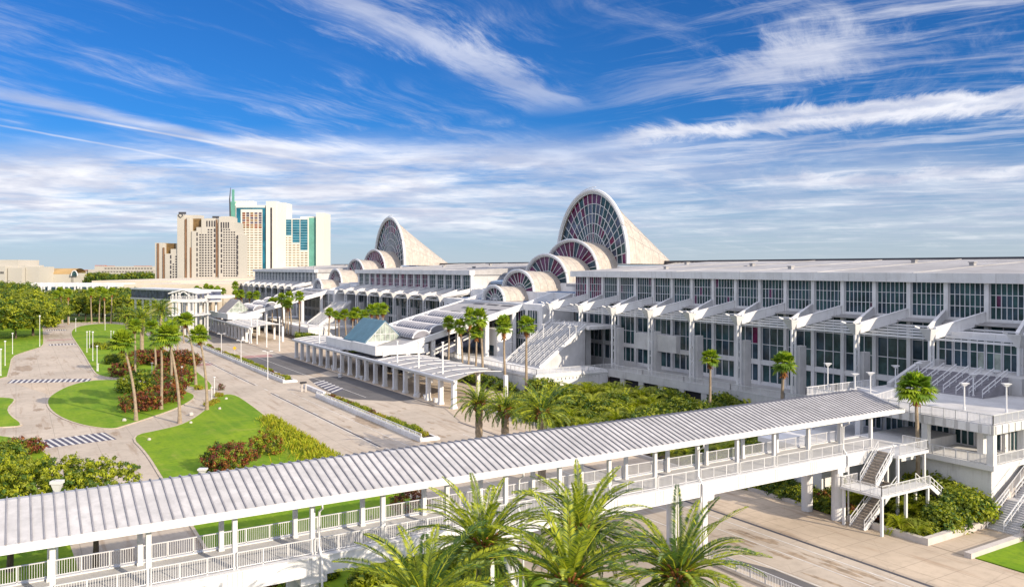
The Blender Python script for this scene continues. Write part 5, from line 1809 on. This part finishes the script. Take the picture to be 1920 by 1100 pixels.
for a, b, t, e_ in ((85, 105, 655, 1030), (145, 163, 700, 1030), (380, 397, 400, 1020), (432, 447, 700, 1020), (708, 724, 405, 1010)): fb.win(m_, S(a), S(b), V(t), V(e_), -.7)
m_.build('dark_shaft', mat('brown_shaft', (0.20, 0.11, 0.06), 0.6, 0.2, .1), T)
m_ = MB(); fb.block(m_, S(315), S(392), V(325), .8, -1.2, pyb=V(348)); m_.build('sign_board', BLACKP, T)
m_ = MB(); fb.block(m_, S(662), S(735), V(367), .8, 1.0, pyb=V(390)); m_.build('sign_board', BLACKP, T)
m_ = MB()
c_ = (S(337), V(360))
for a in range(4):
    b1_, b2_ = a * PI / 2, (a + 1) * PI / 2
    p = fb.pt(fb.L(c_[0]) + 2.2 * math.cos(b1_), fb.d - 1.3, fb.Z(c_[1]) + 2.2 * math.sin(b1_)); q = fb.pt(fb.L(c_[0]) + 2.2 * math.cos(b2_), fb.d - 1.3, fb.Z(c_[1]) + 2.2 * math.sin(b2_))
    m_.bar(p, q, .5, .5)
m_.build('diamond_logo', BLACKP, T)
rects = []
y = 505
while y < 1010:
    for x in [530 + 30 * i for i in range(5)]:
        if y > (490 if x > 590 else 540): rects.append((S(x), S(x + 17), V(y), V(y + 15), -.3))
    for x in [785 + 27 * i for i in range(6)]:
        lim = 500 if x < 850 else (540 if x < 900 else 600)
        if x < 925 and y > lim - 30: rects.append((S(x), S(x + 15), V(y), V(y + 14), -.3))
    y += 27
y = 735
while y < 1010:
    for x in [248 + 28 * i for i in range(5)]:
        if x < 372 and y > (850 if x < 270 else 770 if x < 290 else 725) and x + 16 < 372: rects.append((S(x), S(x + 15), V(y), V(y + 15), -.1))
    y += 27
tall = []
for i in range(9):
    for x, lim in ((500, 540), (685, 500), (758, 500), (928, 570)):
        yy = lim + i * 54
        if yy < 1000: tall.append((S(x), S(x + 14), V(yy), V(yy + 38), -.32))
for x in (605, 632, 659, 685): tall.append((S(x), S(x + 13), V(418), V(480), -.32))
for x in (757, 783, 808, 832): tall.append((S(x), S(x + 13), V(432), V(495), -.32))
for i in range(5): tall.append((S(220), S(234), V(780 + i * 54), V(818 + i * 54), -.1))
emit_windows(T, fb, tall + rects, WIN)

d2 = 860
fb = FB(d2); x0, y0 = dp(520, d2)
T = thing('hotel_tower', (x0, y0, 0), 'tall white hotel tower with blue-green glass, a needle spire and a stepped right wing', 'hotel')
m_ = MB()
for (a, b, t, dep, off) in ((870, 920, 235, 22, 1), (915, 1240, 255, 24, 0), (1240, 1350, 212, 26, -1.5), (1350, 1447, 228, 24, -.6), (1345, 1680, 395, 22, 0), (1680, 1775, 375, 22, .5), (1770, 1855, 335, 30, -2), (1585, 1770, 368, 12, 6)):
    fb.block(m_, S(a), S(b), V(t), dep, off)
fb.block(m_, S(870), S(1090), V(205), 10, 4)
m_.build('wall', mat('hotel_white', (0.68, 0.65, 0.57), .8, .03, .02), T)
m_ = MB()
fb.block(m_, S(855), S(905), V(215), 6, .4); fb.block(m_, S(870), S(895), V(85), 1.0, 1.0); m_.build('glass_fin', G_GREEN, T)
m_ = MB(); a = fb.pt(fb.L(S(858)), fb.d, fb.Z(V(430))); b = fb.pt(fb.L(S(851)), fb.d, fb.Z(V(190))); c_ = fb.pt(fb.L(S(860)), fb.d, fb.Z(V(68)))
m_.tube([a, b, c_], [.9, .7, .25], 6); m_.build('spire', BLACKP, T)
m_ = MB()
fb.win(m_, S(922), S(968), V(278), V(560), -.1); fb.win(m_, S(968), S(1198), V(278), V(296), -.1); fb.win(m_, S(1198), S(1240), V(278), V(945), -.1)
m_.build('curtain_wall', G_TEAL, T)
for (a, b, t, e_) in ((1350, 1420, 405, 498), (1430, 1505, 405, 572), (1517, 1592, 405, 650), (1600, 1676, 405, 728)):
    m_ = MB(); fb.win(m_, S(a), S(b), V(t), V(e_), -.1); o = m_.build('curtain_wall', G_TEAL, T)
    m_ = MB(); y = t + 18
    while y < e_: fb.block(m_, S(a), S(b), V(y), .3, -.22, pyb=V(y + 8)); y += 27
    m_.build('spandrel_bands', mat('teal_spandrel', (0.16, 0.32, 0.38), .4, .1, .1), o)
m_ = MB(); fb.win(m_, S(1690), S(1768), V(385), V(900), .4); m_.build('green_curtain_wall', G_GREEN, T)
m_ = MB(); fb.block(m_, S(1285), S(1305), V(280), .3, -1.6, pyb=V(945)); m_.build('dark_shaft', WIN, T)
rects = []
y = 510
while y < 1000:
    for x in (985, 1027, 1070, 1114, 1158): rects.append((S(x), S(x + 32), V(y), V(y + 13), -.1))
    y += 26.5
y = 510
while y < 940:
    for x in (1355, 1390, 1432, 1475, 1518, 1560, 1603, 1645):
        lim = 500 if x < 1425 else 580 if x < 1510 else 660 if x < 1595 else 735
        if y > lim: rects.append((S(x), S(x + 30), V(y), V(y + 13), -.1))
    y += 26.5
emit_windows(T, fb, rects, WINW)
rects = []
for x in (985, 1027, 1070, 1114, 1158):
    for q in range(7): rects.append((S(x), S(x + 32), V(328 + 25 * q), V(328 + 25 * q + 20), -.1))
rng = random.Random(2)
painted_sunset = [mat('painted_sunset_a', (0.22, 0.08, 0.04), .2, .3, .1), mat('painted_sunset_b', (0.10, 0.08, 0.11), .2, .3, .1), mat('painted_sunset_c', (0.25, 0.16, 0.08), .2, .3, .1)]  # sunset reflections put into the pane colours
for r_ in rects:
    m_ = MB(); fb.win(m_, *r_); m_.build('painted_reflection', rng.choice(painted_sunset), T)


def far_building(name, d, blocks, label, cat, wall, wins=(), winmat=WIN, extra=None):
    fb = FB(d); pm = sum((b[0] + b[1]) / 2 for b in blocks) / len(blocks)
    x, y = dp(pm, d); T = thing(name, (x, y, 0), label, cat)
    m_ = MB()
    for b in blocks: fb.block(m_, b[0], b[1], b[2], b[3], b[4])
    m_.build('wall', wall, T)
    rr = []
    for (a, b, t, e_, n_, off) in wins:
        w_ = (b - a) / n_
        for i in range(n_): rr.append((a + w_ * (i + .18), a + w_ * (i + .82), t, e_, off))
    emit_windows(T, fb, rr, winmat, 60)
    if extra: extra(fb, T)
    return T


far_building('civic_building', 900, ((-60, 34, 487, 40, 0), (34, 46, 497, 36, 1), (-60, 18, 499, 10, -8), (20, 46, 502, 10, -5), (46, 71, 500, 30, 2)), 'blocky pale yellow building at the far left edge', 'building', CREAM, ((2, 16, 509, 513, 4, -8.2),))


def barn(fb, T):
    m_ = MB(); a, b = fb.L(71), fb.L(138)
    n_ = 12
    for i in range(n_ + 1):
        t_ = PI * i / n_
        for lt in (a, b): m_.v.append(fb.pt(lt, fb.d + 14 - 14 * math.cos(t_), fb.Z(516) + (fb.Z(503) - fb.Z(516)) * math.sin(t_)))
    for i in range(n_): m_.face((2 * i, 2 * i + 1, 2 * i + 3, 2 * i + 2))
    m_.build('roof', mat('tan_roof', (0.40, 0.27, 0.12), .8, .15, .1), T)
    m_ = MB(); pts = [fb.pt(fb.L(142) + 3.6 * math.cos(PI * i / 12), fb.d - 3, fb.Z(517) + 6.0 * math.sin(PI * i / 12)) for i in range(13)]
    m_.tube(pts, .6, 6); m_.build('arch_frame', WHITE, T)
    m_ = MB(); m_.poly(pts); m_.build('arch_window', G_DARK, T)


far_building('station_hall', 930, ((71, 138, 514, 28, 0), (133, 152, 512, 12, 0)), 'long tan-roofed hall with a round white arch at its right end', 'building', CREAM, (), WIN, barn)
far_building('resort_hotel', 1000, ((165, 290, 505, 24, 0), (177, 286, 499, 22, 0.3), (150, 168, 507, 20, 2)), 'low cream resort hotel with red roof tiles, left of the towers', 'hotel', CREAM,
             ((195, 286, 502.3, 504, 16, 0.2), (190, 288, 508.3, 509.8, 18, -.1)), WIN,
             lambda fb, T: [(lambda m_: (fb.block(m_, a, b, t, 12, 1, pyb=t + 1.2), m_.build('roof', mat('red_tile', (0.42, 0.13, 0.06), .8, .2, .3), T)))(MB()) for a, b, t in ((177, 190, 497.2), (196, 206, 498.3), (250, 262, 498.3), (266, 276, 498.3), (152, 166, 505.8))])
far_building('flat_roofed_hall', 492, ((232, 438, 533, 215, 0), (60, 262, 529.5, 320, 70), (300, 400, 531.3, 150, 30)), 'huge low flat-roofed cream hall below the hotel towers', 'convention hall', mat('cream_roof', (0.60, 0.53, 0.42), .8, .08, .02, fine=.2, fscale=.2), ())


def colonnade(fb, T):
    for i, px in enumerate((67, 79, 93, 121, 148, 175, 205)):
        m_ = MB(); fb.block(m_, px - 1.3, px + 1.3, 537, 1, -1.4); m_.build('column', WHITE, T)
        m_ = MB(); a = fb.pt(fb.L(px), fb.d - 1.5, fb.Z(537)); b = fb.pt(fb.L(px) - 5, fb.d + 8, fb.Z(531)); m_.bar(a, b, .5, 1.0); m_.build('roof_fin', WHITE, T)


far_building('colonnade_building', 515, ((38, 224, 531, 22, 0),), 'long low white building with dark glazed bays and slanted roof fins above the left trees', 'building', WHITE2,
             ((60, 222, 537.5, 545, 14, -.2),), G_BLUE, colonnade)
far_building('side_building', 518, ((-70, 38, 533, 18, 0),), 'low white block with small windows at the far left, beside the colonnaded one', 'building', WHITE, ((-4, 36, 538, 543, 5, -.2),), G_BLUE)


def walkway(T):
    # elevated walkway running in from the left to the gate pavilion
    a = Vector((*dp(268, 395), 0)); b = Vector((*dp(392, 352), 0))
    m_ = MB(); z0, z1 = 13.5, 18.2
    d_ = (b - a).normalized(); s_ = Vector((-d_.y, d_.x, 0)) * 6
    for o, z in ((s_, 17.8), (-s_, 17.8)): pass
    c = [a - s_, b - s_, b + s_, a + s_]
    m_.prism([(p.x, p.y) for p in c], 17.6, 18.3); m_.build('roof', WHITE, T)
    m_ = MB(); m_.prism([(p.x, p.y) for p in c], 13.0, 13.8); m_.build('deck', CONC, T)
    c2 = [a - s_ * .93, b - s_ * .93, b + s_ * .93, a + s_ * .93]
    m_ = MB(); m_.prism([(p.x, p.y) for p in c2], 13.8, 17.6); m_.build('side_glazing', G_NAVY, T)
    for i in range(8):
        p = a.lerp(b, (i + .5) / 8)
        for q in (-1, 1):
            m_ = MB(); w_ = p + s_ * q * .9; m_.box(w_.x - .4, w_.y - .4, -.1, w_.x + .4, w_.y + .4, 13.0); m_.build('pier', WHITE2, T)


x, y = dp(330, 375)
T = thing('covered_walkway', (x, y, 0), 'raised enclosed walkway with a white roof running to the gate pavilion beyond the left palms', 'walkway'); walkway(T)
# gate pavilion
px0, px1 = 318, 392
dG = 318
fb = FB(dG); x, y = dp(350, dG)
T = thing('gate_pavilion', (x, y, 0), 'white two-storey open gate pavilion with a gabled roof at the end of the lawns', 'pavilion')
for (a, b) in ((334, 337), (352, 355.5), (322, 324), (366, 368), (329, 330.5), (361, 362.5)):
    for off in (0, 12):
        m_ = MB(); fb.block(m_, a, b, 546, .9, off); m_.build('column', WHITE, T)
m_ = MB(); fb.block(m_, 320, 370, 561, 14, -.3, pyb=566.5); m_.build('floor', WHITE, T)
m_ = MB()
A = lambda px, off, py: fb.pt(fb.L(px), fb.d + off, fb.Z(py))
m_.v += [A(317, -1, 549), A(344, -1, 541.5), A(371, -1, 549), A(317, 14, 549), A(344, 14, 541.5), A(371, 14, 549), A(317, -1, 551), A(344, -1, 544), A(371, -1, 551), A(317, 14, 551), A(344, 14, 544), A(371, 14, 551)]
for q in ((0, 1, 4, 3), (1, 2, 5, 4), (0, 6, 7, 1), (1, 7, 8, 2), (3, 4, 10, 9), (4, 5, 11, 10), (0, 3, 9, 6), (2, 8, 11, 5), (6, 9, 10, 7), (7, 10, 11, 8)): m_.face(q)
m_.build('roof', WHITE, T)
m_ = MB(); m_.tube([A(337 + 15 * i / 10, -.4, 552 - 5 * math.sin(PI * i / 10)) for i in range(11)], .25, 6); m_.build('arch', WHITE, T)
for off in (-.3, 13.5):
    m_ = MB(); railing(m_, [A(320, off, 561), A(370, off, 561)], 1.2, 2.0, .4, .07, .12); m_.build('railing', WHITE, T)
m_ = MB(); fb.block(m_, 366, 408, 556, 10, 10, pyb=561); m_.build('side_bridge', WHITE, T)
m_ = MB(); fb.block(m_, 318, 374, 590, 14, -2, pyb=592) ; m_.build('step_plinth', WHITE2, T)

# ------------------------------------------------------------------ lamps and small things
def make_lamp(name, h, kind):
    T = thing(name, (0, 0, 0), 'x', 'street lamp', None, False)
    m_ = MB(); m_.tube([(0, 0, -.1), (0, 0, .35), (0, 0, .36), (0, 0, h)], [.16, .16, .10, .085] if kind != 'mast' else [.3, .3, .22, .18], 8); m_.build('post', WHITE, T)
    if kind == 'double':
        for s_ in (-1, 1):
            m_ = MB(); m_.bar((0, 0, h - .05), (s_ * .75, 0, h + .15), .09, .09); m_.box(s_ * .55, -.28, h + .12, s_ * 1.25, .28, h + .30); m_.build('lamp_head', WHITE, T)
    elif kind == 'tee':
        m_ = MB(); m_.v += [(-.15, -.12, h - .28), (.15, -.12, h - .28), (.15, .12, h - .28), (-.15, .12, h - .28), (-.4, -.3, h + .02), (.4, -.3, h + .02), (.4, .3, h + .02), (-.4, .3, h + .02)]
        for q in ((0, 3, 2, 1), (4, 5, 6, 7), (0, 1, 5, 4), (1, 2, 6, 5), (2, 3, 7, 6), (3, 0, 4, 7)): m_.face(q)
        m_.box(-.46, -.36, h + .02, .46, .36, h + .11); m_.build('lamp_head', WHITE, T)
    elif kind == 'single':
        m_ = MB(); m_.tube([(0, 0, h - .05), (0, 0, h + .12), (0, 0, h + .3)], [.12, .30, .26], 10); m_.build('lamp_head', WHITE, T)
    else:
        m_ = MB(); m_.tube([(0, 0, h - .1), (0, 0, h + .15)], [.3, .3], 8); m_.build('cap', WHITE, T)
    return T


LP = {'double': (make_lamp('street_lamp', 6.6, 'double'), 6.6), 'tee': (make_lamp('terrace_lamp', 3.2, 'tee'), 3.2), 'single': (make_lamp('garden_lamp', 5.6, 'single'), 5.6), 'mast': (make_lamp('light_mast', 11.8, 'mast'), 11.8)}
lf = {}


def put_lamp(kind, x, y, z, h, label, group, rz=0.0, cat='street lamp'):
    T, hh = LP[kind]
    if kind not in lf:
        lf[kind] = 1; t = T; t.location = (x, y, z); t.rotation_euler = (0, 0, rz); t.scale = (1, 1, h / hh)
        tag(t, label, cat, group)
    else: t = dup(T, (x, y, z), rz, (1, 1, h / hh), label, group, cat)
    return t


MLB = ['nearest of the double-headed street lamps in the median, in the gap by the barrier', 'second double-headed street lamp along the median', 'third double-headed street lamp along the median', 'fourth double-headed street lamp along the median', 'fifth double-headed street lamp along the median', 'sixth and farthest double-headed street lamp along the median']
for i, (px, py) in enumerate(((502, 711), (452, 684), (415, 667), (386, 652), (357, 637), (336, 624))):
    x, y = gp(px, py); put_lamp('double', x, y, 0, 6.9 if i < 4 else 7.2, MLB[i], 'double street lamps in the median', YAW * -1)
GL = [(23.5, 664, 626, 'garden lamp on the left lawn near the kerb corner'), (9.5, 686, 641, 'garden lamp on the left lawn nearer the left edge'), (1.5, 705, 656, 'garden lamp cut by the left edge of the picture'),
      (74.5, 650, 594, 'tallest white post beside the left road'), (163, 661, 623, 'garden lamp on the far lawn, left of a close pair'), (174, 677, 624, 'garden lamp on the far lawn, right of a close pair'),
      (182, 696, 650, 'garden lamp nearest the crosswalk on the far lawn'), (142, 622, 598, 'garden lamp where the footpath meets the left road'), (118, 605, 582, 'garden lamp at the end of the left road, left side'), (130, 606, 588, 'garden lamp at the end of the left road, right side'),
      (197, 619, 591, 'garden lamp in the middle of the far lawn'), (213, 600, 577, 'farthest garden lamp, below the big date palm'), (208, 642, 621, 'left garden lamp of the short pair by the shrubs'), (213, 642, 622, 'right garden lamp of the short pair by the shrubs'),
      (168, 653, 622, 'short garden lamp between two taller ones on the far lawn'), (253, 641, 619, 'garden lamp beside the pink path'), (285, 708, 681, 'garden lamp in front of the big red hedge mass'), (341, 713, 688, 'garden lamp near the tip of the far lawn'),
      (402, 741, 708, 'white lamp at the lawn corner beside the road'), (397, 754, 727, 'short white lamp by the yellow flower clump'), (184, 697, 682, 'low light bollard beside the lamp nearest the crosswalk'), (325, 628, 590, 'garden lamp in front of the gate pavilion'), (303, 640, 592, 'garden lamp behind the leaning palms')]
for i, (px, by, ty, lb) in enumerate(GL):
    x, y = gp(px, by); d = FPX * CAM_H / (by - HOR); put_lamp('single', x, y, 0, (by - ty) * d / FPX, lb, 'garden lamps on the left lawns')
for i, (px, py, lb) in enumerate(((830, 642, 'right-hand light mast rising through the nearer walkway roof'), (785, 641, 'middle light mast rising through the nearer walkway roof'), (745, 640, 'left-hand light mast at the corner of the teal kiosk'), (599, 622, 'light mast left of the teal kiosk'))):
    X = 75.2; d = X / (CT * (px - 960) / FPX + ST); x, y = dp(px, d); put_lamp('mast', x, y, 0, zp(py, d), lb, 'light masts along the nearer walkway roof', 0, 'light mast')
for i, px in enumerate((471, 482, 500, 524)):
    X = 75.2; d = X / (CT * (px - 960) / FPX + ST); x, y = dp(px, d); put_lamp('mast', x, y, 0, 11.5, 'light mast rising through the farther walkway roof, %s from the left' % ('first', 'second', 'third', 'last')[i], 'light masts along the farther walkway roof', 0, 'light mast')


def terrace_lamp(px, ty, z, h, lb, gr=None):
    d = FPX * (CAM_H - z - h) / (ty - HOR); x, y = dp(px, d); put_lamp('tee', x, y, z, h, lb, gr, -YAW, 'terrace lamp')


TLs = [(1552, 682, 10.65, 3.6, 'flat-topped lamp on the small landing left of the corner terrace'), (1603, 701, 10.65, 2.6, 'flat-topped lamp by the short railing stair, left one'), (1632, 699, 10.65, 3.2, 'flat-topped lamp by the short railing stair, right one'),
       (1679, 686, 10.65, 3.1, 'flat-topped lamp behind the curved railing, left of the corner palm'), (1722, 681, 10.65, 3.4, 'flat-topped lamp just above the corner palm crown'), (1709, 708, 10.65, 2.8, 'flat-topped lamp half hidden by the corner palm crown'),
       (1808, 719, 10.65, 3.2, 'flat-topped lamp on the terrace edge before the broad dark steps'), (1825, 702, 10.65, 3.0, 'flat-topped lamp before the handrails of the broad dark steps'), (1868, 697, 10.65, 3.0, 'flat-topped lamp at the right of the broad dark steps'), (1887, 720, 10.65, 3.4, 'flat-topped lamp nearest the right edge on the corner terrace'),
       (907, 642, 4.3, 3.2, 'leftmost flat-topped lamp on the entrance terrace'), (915, 640, 4.3, 3.4, 'second flat-topped lamp on the entrance terrace, with a taller post'), (934, 641, 4.3, 3.2, 'flat-topped lamp in front of the lift tower'), (958, 642, 4.3, 3.6, 'flat-topped lamp at the foot of the wide stair'),
       (1009, 651, 4.6, 3.2, 'flat-topped lamp low on the wide stair'), (1052, 654, 4.3, 3.3, 'flat-topped lamp on the terrace right of the wide stair'), (1032, 632, 7.0, 3.2, 'flat-topped lamp halfway up the wide stair, left'), (1042, 631, 7.2, 3.2, 'flat-topped lamp halfway up the wide stair, right'),
       (995, 624, 8.2, 3.2, 'flat-topped lamp at the far side of the wide stair'), (1068, 613, 10.5, 3.2, 'flat-topped lamp near the top of the wide stair, left'), (1080, 611, 11.0, 3.2, 'flat-topped lamp near the top of the wide stair, right'), (1019, 608, 10.5, 3.2, 'flat-topped lamp behind the top of the wide stair')]
for q in TLs: terrace_lamp(*q)
for px, py, lb in ((380, 881, 'flat-topped lamp head showing over the bridge roof by the large shrub'), (107, 907, 'flat-topped lamp head showing over the bridge roof at lower left')):
    d = 88 if px > 200 else 70; x, y = dp(px, d); h = zp(py, d)
    put_lamp('tee', x, y, 0, h, lb, None, -YAW, 'street lamp')
# planters between canopy columns
T = thing('concrete_planter', (0, 0, 0), 'x', 'planter', None, False)
m_ = MB(); m_.tube([(0, 0, 0), (0, 0, .9), (0, 0, 1.0), (0, 0, .9)], [.42, .58, .62, .5], 12); m_.build('pot', WHITE2, T)
m_ = MB(); m_.tube([(0, 0, .88), (0, 0, .92)], [.5, .5], 12); m_.build('soil', MULCH, T)
for i, (px, py) in enumerate(((624, 691), (637, 697), (637.5, 708), (678, 712), (705, 717), (784, 745), (798, 748), (817, 755))):
    x, y = gp(px, py)
    if i == 0: T.location = (x, y, 0.1); tag(T, 'round pale concrete planter at the foot of the walkway columns', 'planter', 'round planters by the walkway columns')
    else: dup(T, (x, y, .1), 0, 1, 'round pale concrete planter at the foot of the walkway columns', 'round planters by the walkway columns')
# yellow warning sign on the far road
x, y = gp(440, 667)
T = thing('warning_sign', (x, y, 0), 'small yellow diamond sign beside the far road lanes', 'road sign')
m_ = MB(); m_.tube([(x, y, -.1), (x, y, 2.6)], .05, 6); m_.build('post', STEEL, T)
m_ = MB(); r = .62; c_ = Vector((x, y, 2.5)) - FW * .06
m_.v += [tuple(c_ + RT * a + Vector((0, 0, b)) + FW * o) for o in (0, .05) for a, b in ((-r, 0), (0, -r), (r, 0), (0, r))]
for q in ((0, 1, 2, 3), (7, 6, 5, 4), (0, 4, 5, 1), (1, 5, 6, 2), (2, 6, 7, 3), (3, 7, 4, 0)): m_.face(q)
m_.build('panel', mat('sign_yellow', (0.75, 0.42, 0.02), .5, .05), T)
# white boulders on the front lawn
rk = random.Random(6)
for i, (px, py, s, lb) in enumerate(((358, 779, .7, 'pale boulder by the plaza edge of the front lawn'), (412, 768, .5, 'small pale rock on the front lawn by the flowers'), (280, 826, .45, 'small pale rock near the front corner of the lawn'), (424, 749, .45, 'small pale rock at the road corner of the lawn'), (233, 790, .6, 'pale rock at the foot of the leftmost leaning palm'), (358, 794, .4, 'tiny pale rock right of the tallest palm base'), (409, 742, .6, 'pale stone base block under the lawn corner lamp'))):
    x, y = gp(px, py); m_ = MB(); N = 9
    pts_ = [[(s * .6 * (1 + rk.uniform(-.25, .25)) * math.cos(2 * PI * j / N) * w_, s * .6 * (1 + rk.uniform(-.25, .25)) * math.sin(2 * PI * j / N) * w_, z_ * s) for j in range(N)] for w_, z_ in ((1, -.1), (1.05, .35), (.55, .75))]
    for ring in pts_: m_.v += ring
    for a in range(2):
        for j in range(N): m_.face((a * N + j, a * N + (j + 1) % N, (a + 1) * N + (j + 1) % N, (a + 1) * N + j))
    m_.face(tuple(range(2 * N, 3 * N)))
    o = m_.build('boulder', SIDEWALL); o.location = (x, y, .14); tag(o, lb, 'rock')

x, y = gp(569.5, 734)
T = thing('barrier_post', (x, y, 0), 'pair of pale posts with a dark top standing in the gap of the median', 'post')
for s_ in (-.45, .45):
    m_ = MB(); m_.tube([(x + s_ * CT, y - s_ * ST, -.05), (x + s_ * CT, y - s_ * ST, 1.9)], .2, 8); m_.build('post', SIDEWALL, T)
m_ = MB(); m_.box(x - .8, y - .3, 1.9, x + .6, y + .3, 2.25); m_.build('dark_top', DARK, T)
x, y = gp(414, 731); t = make_bush(660, .7, 1.5, 60, 14, .1, (L5, L2, L4), (3, 2, 1)); t.location = (x, y, 0); tag(t, 'small dark plant at the lawn corner right beside the white road lamp', 'shrub')

# trees between the far buildings
FT = make_tree(560, 12, 8, 4.6, 200, 18, .55, (L1, L2, L3), (3, 6, 1))
fk = 0
for i, (px, d, s) in enumerate([(3, 505, 1.5), (20, 512, 1.45), (38, 505, 1.4), (52, 515, 1.45), (158, 945, 1.7), (172, 950, 1.75), (186, 945, 1.8), (200, 950, 1.7), (214, 945, 1.6), (228, 950, 1.65), (242, 945, 1.75), (256, 950, 1.8), (268, 945, 1.8), (280, 950, 1.75), (145, 950, 1.5)]):
    x, y = dp(px, d)
    row = 'tree in front of the blocky building at the far left, ' if i < 4 else 'tree in the dark line below the low resort hotel, '
    lb = row + ('first', 'second', 'third', 'fourth')[i] + ' from the left' if i < 4 else row + ('second', 'third', 'fourth', 'fifth', 'sixth', 'seventh', 'eighth', 'ninth', 'tenth', 'eleventh', 'first')[i - 4] + ' from the left'
    gr = 'trees before the blocky building' if i < 4 else 'tree line below the resort hotel'
    if i == 0: FT.location = (x, y, 0); FT.scale = (s, s, s); tag(FT, lb, 'tree', gr)
    else: dup(FT, (x, y, 0), i, s, lb, gr)
# ------------------------------------------------------------------ tidy
for o in bpy.data.objects:
    if '_w' in o: del o['_w']
SC.cycles.max_bounces = 6
SC.cycles.transparent_max_bounces = 4
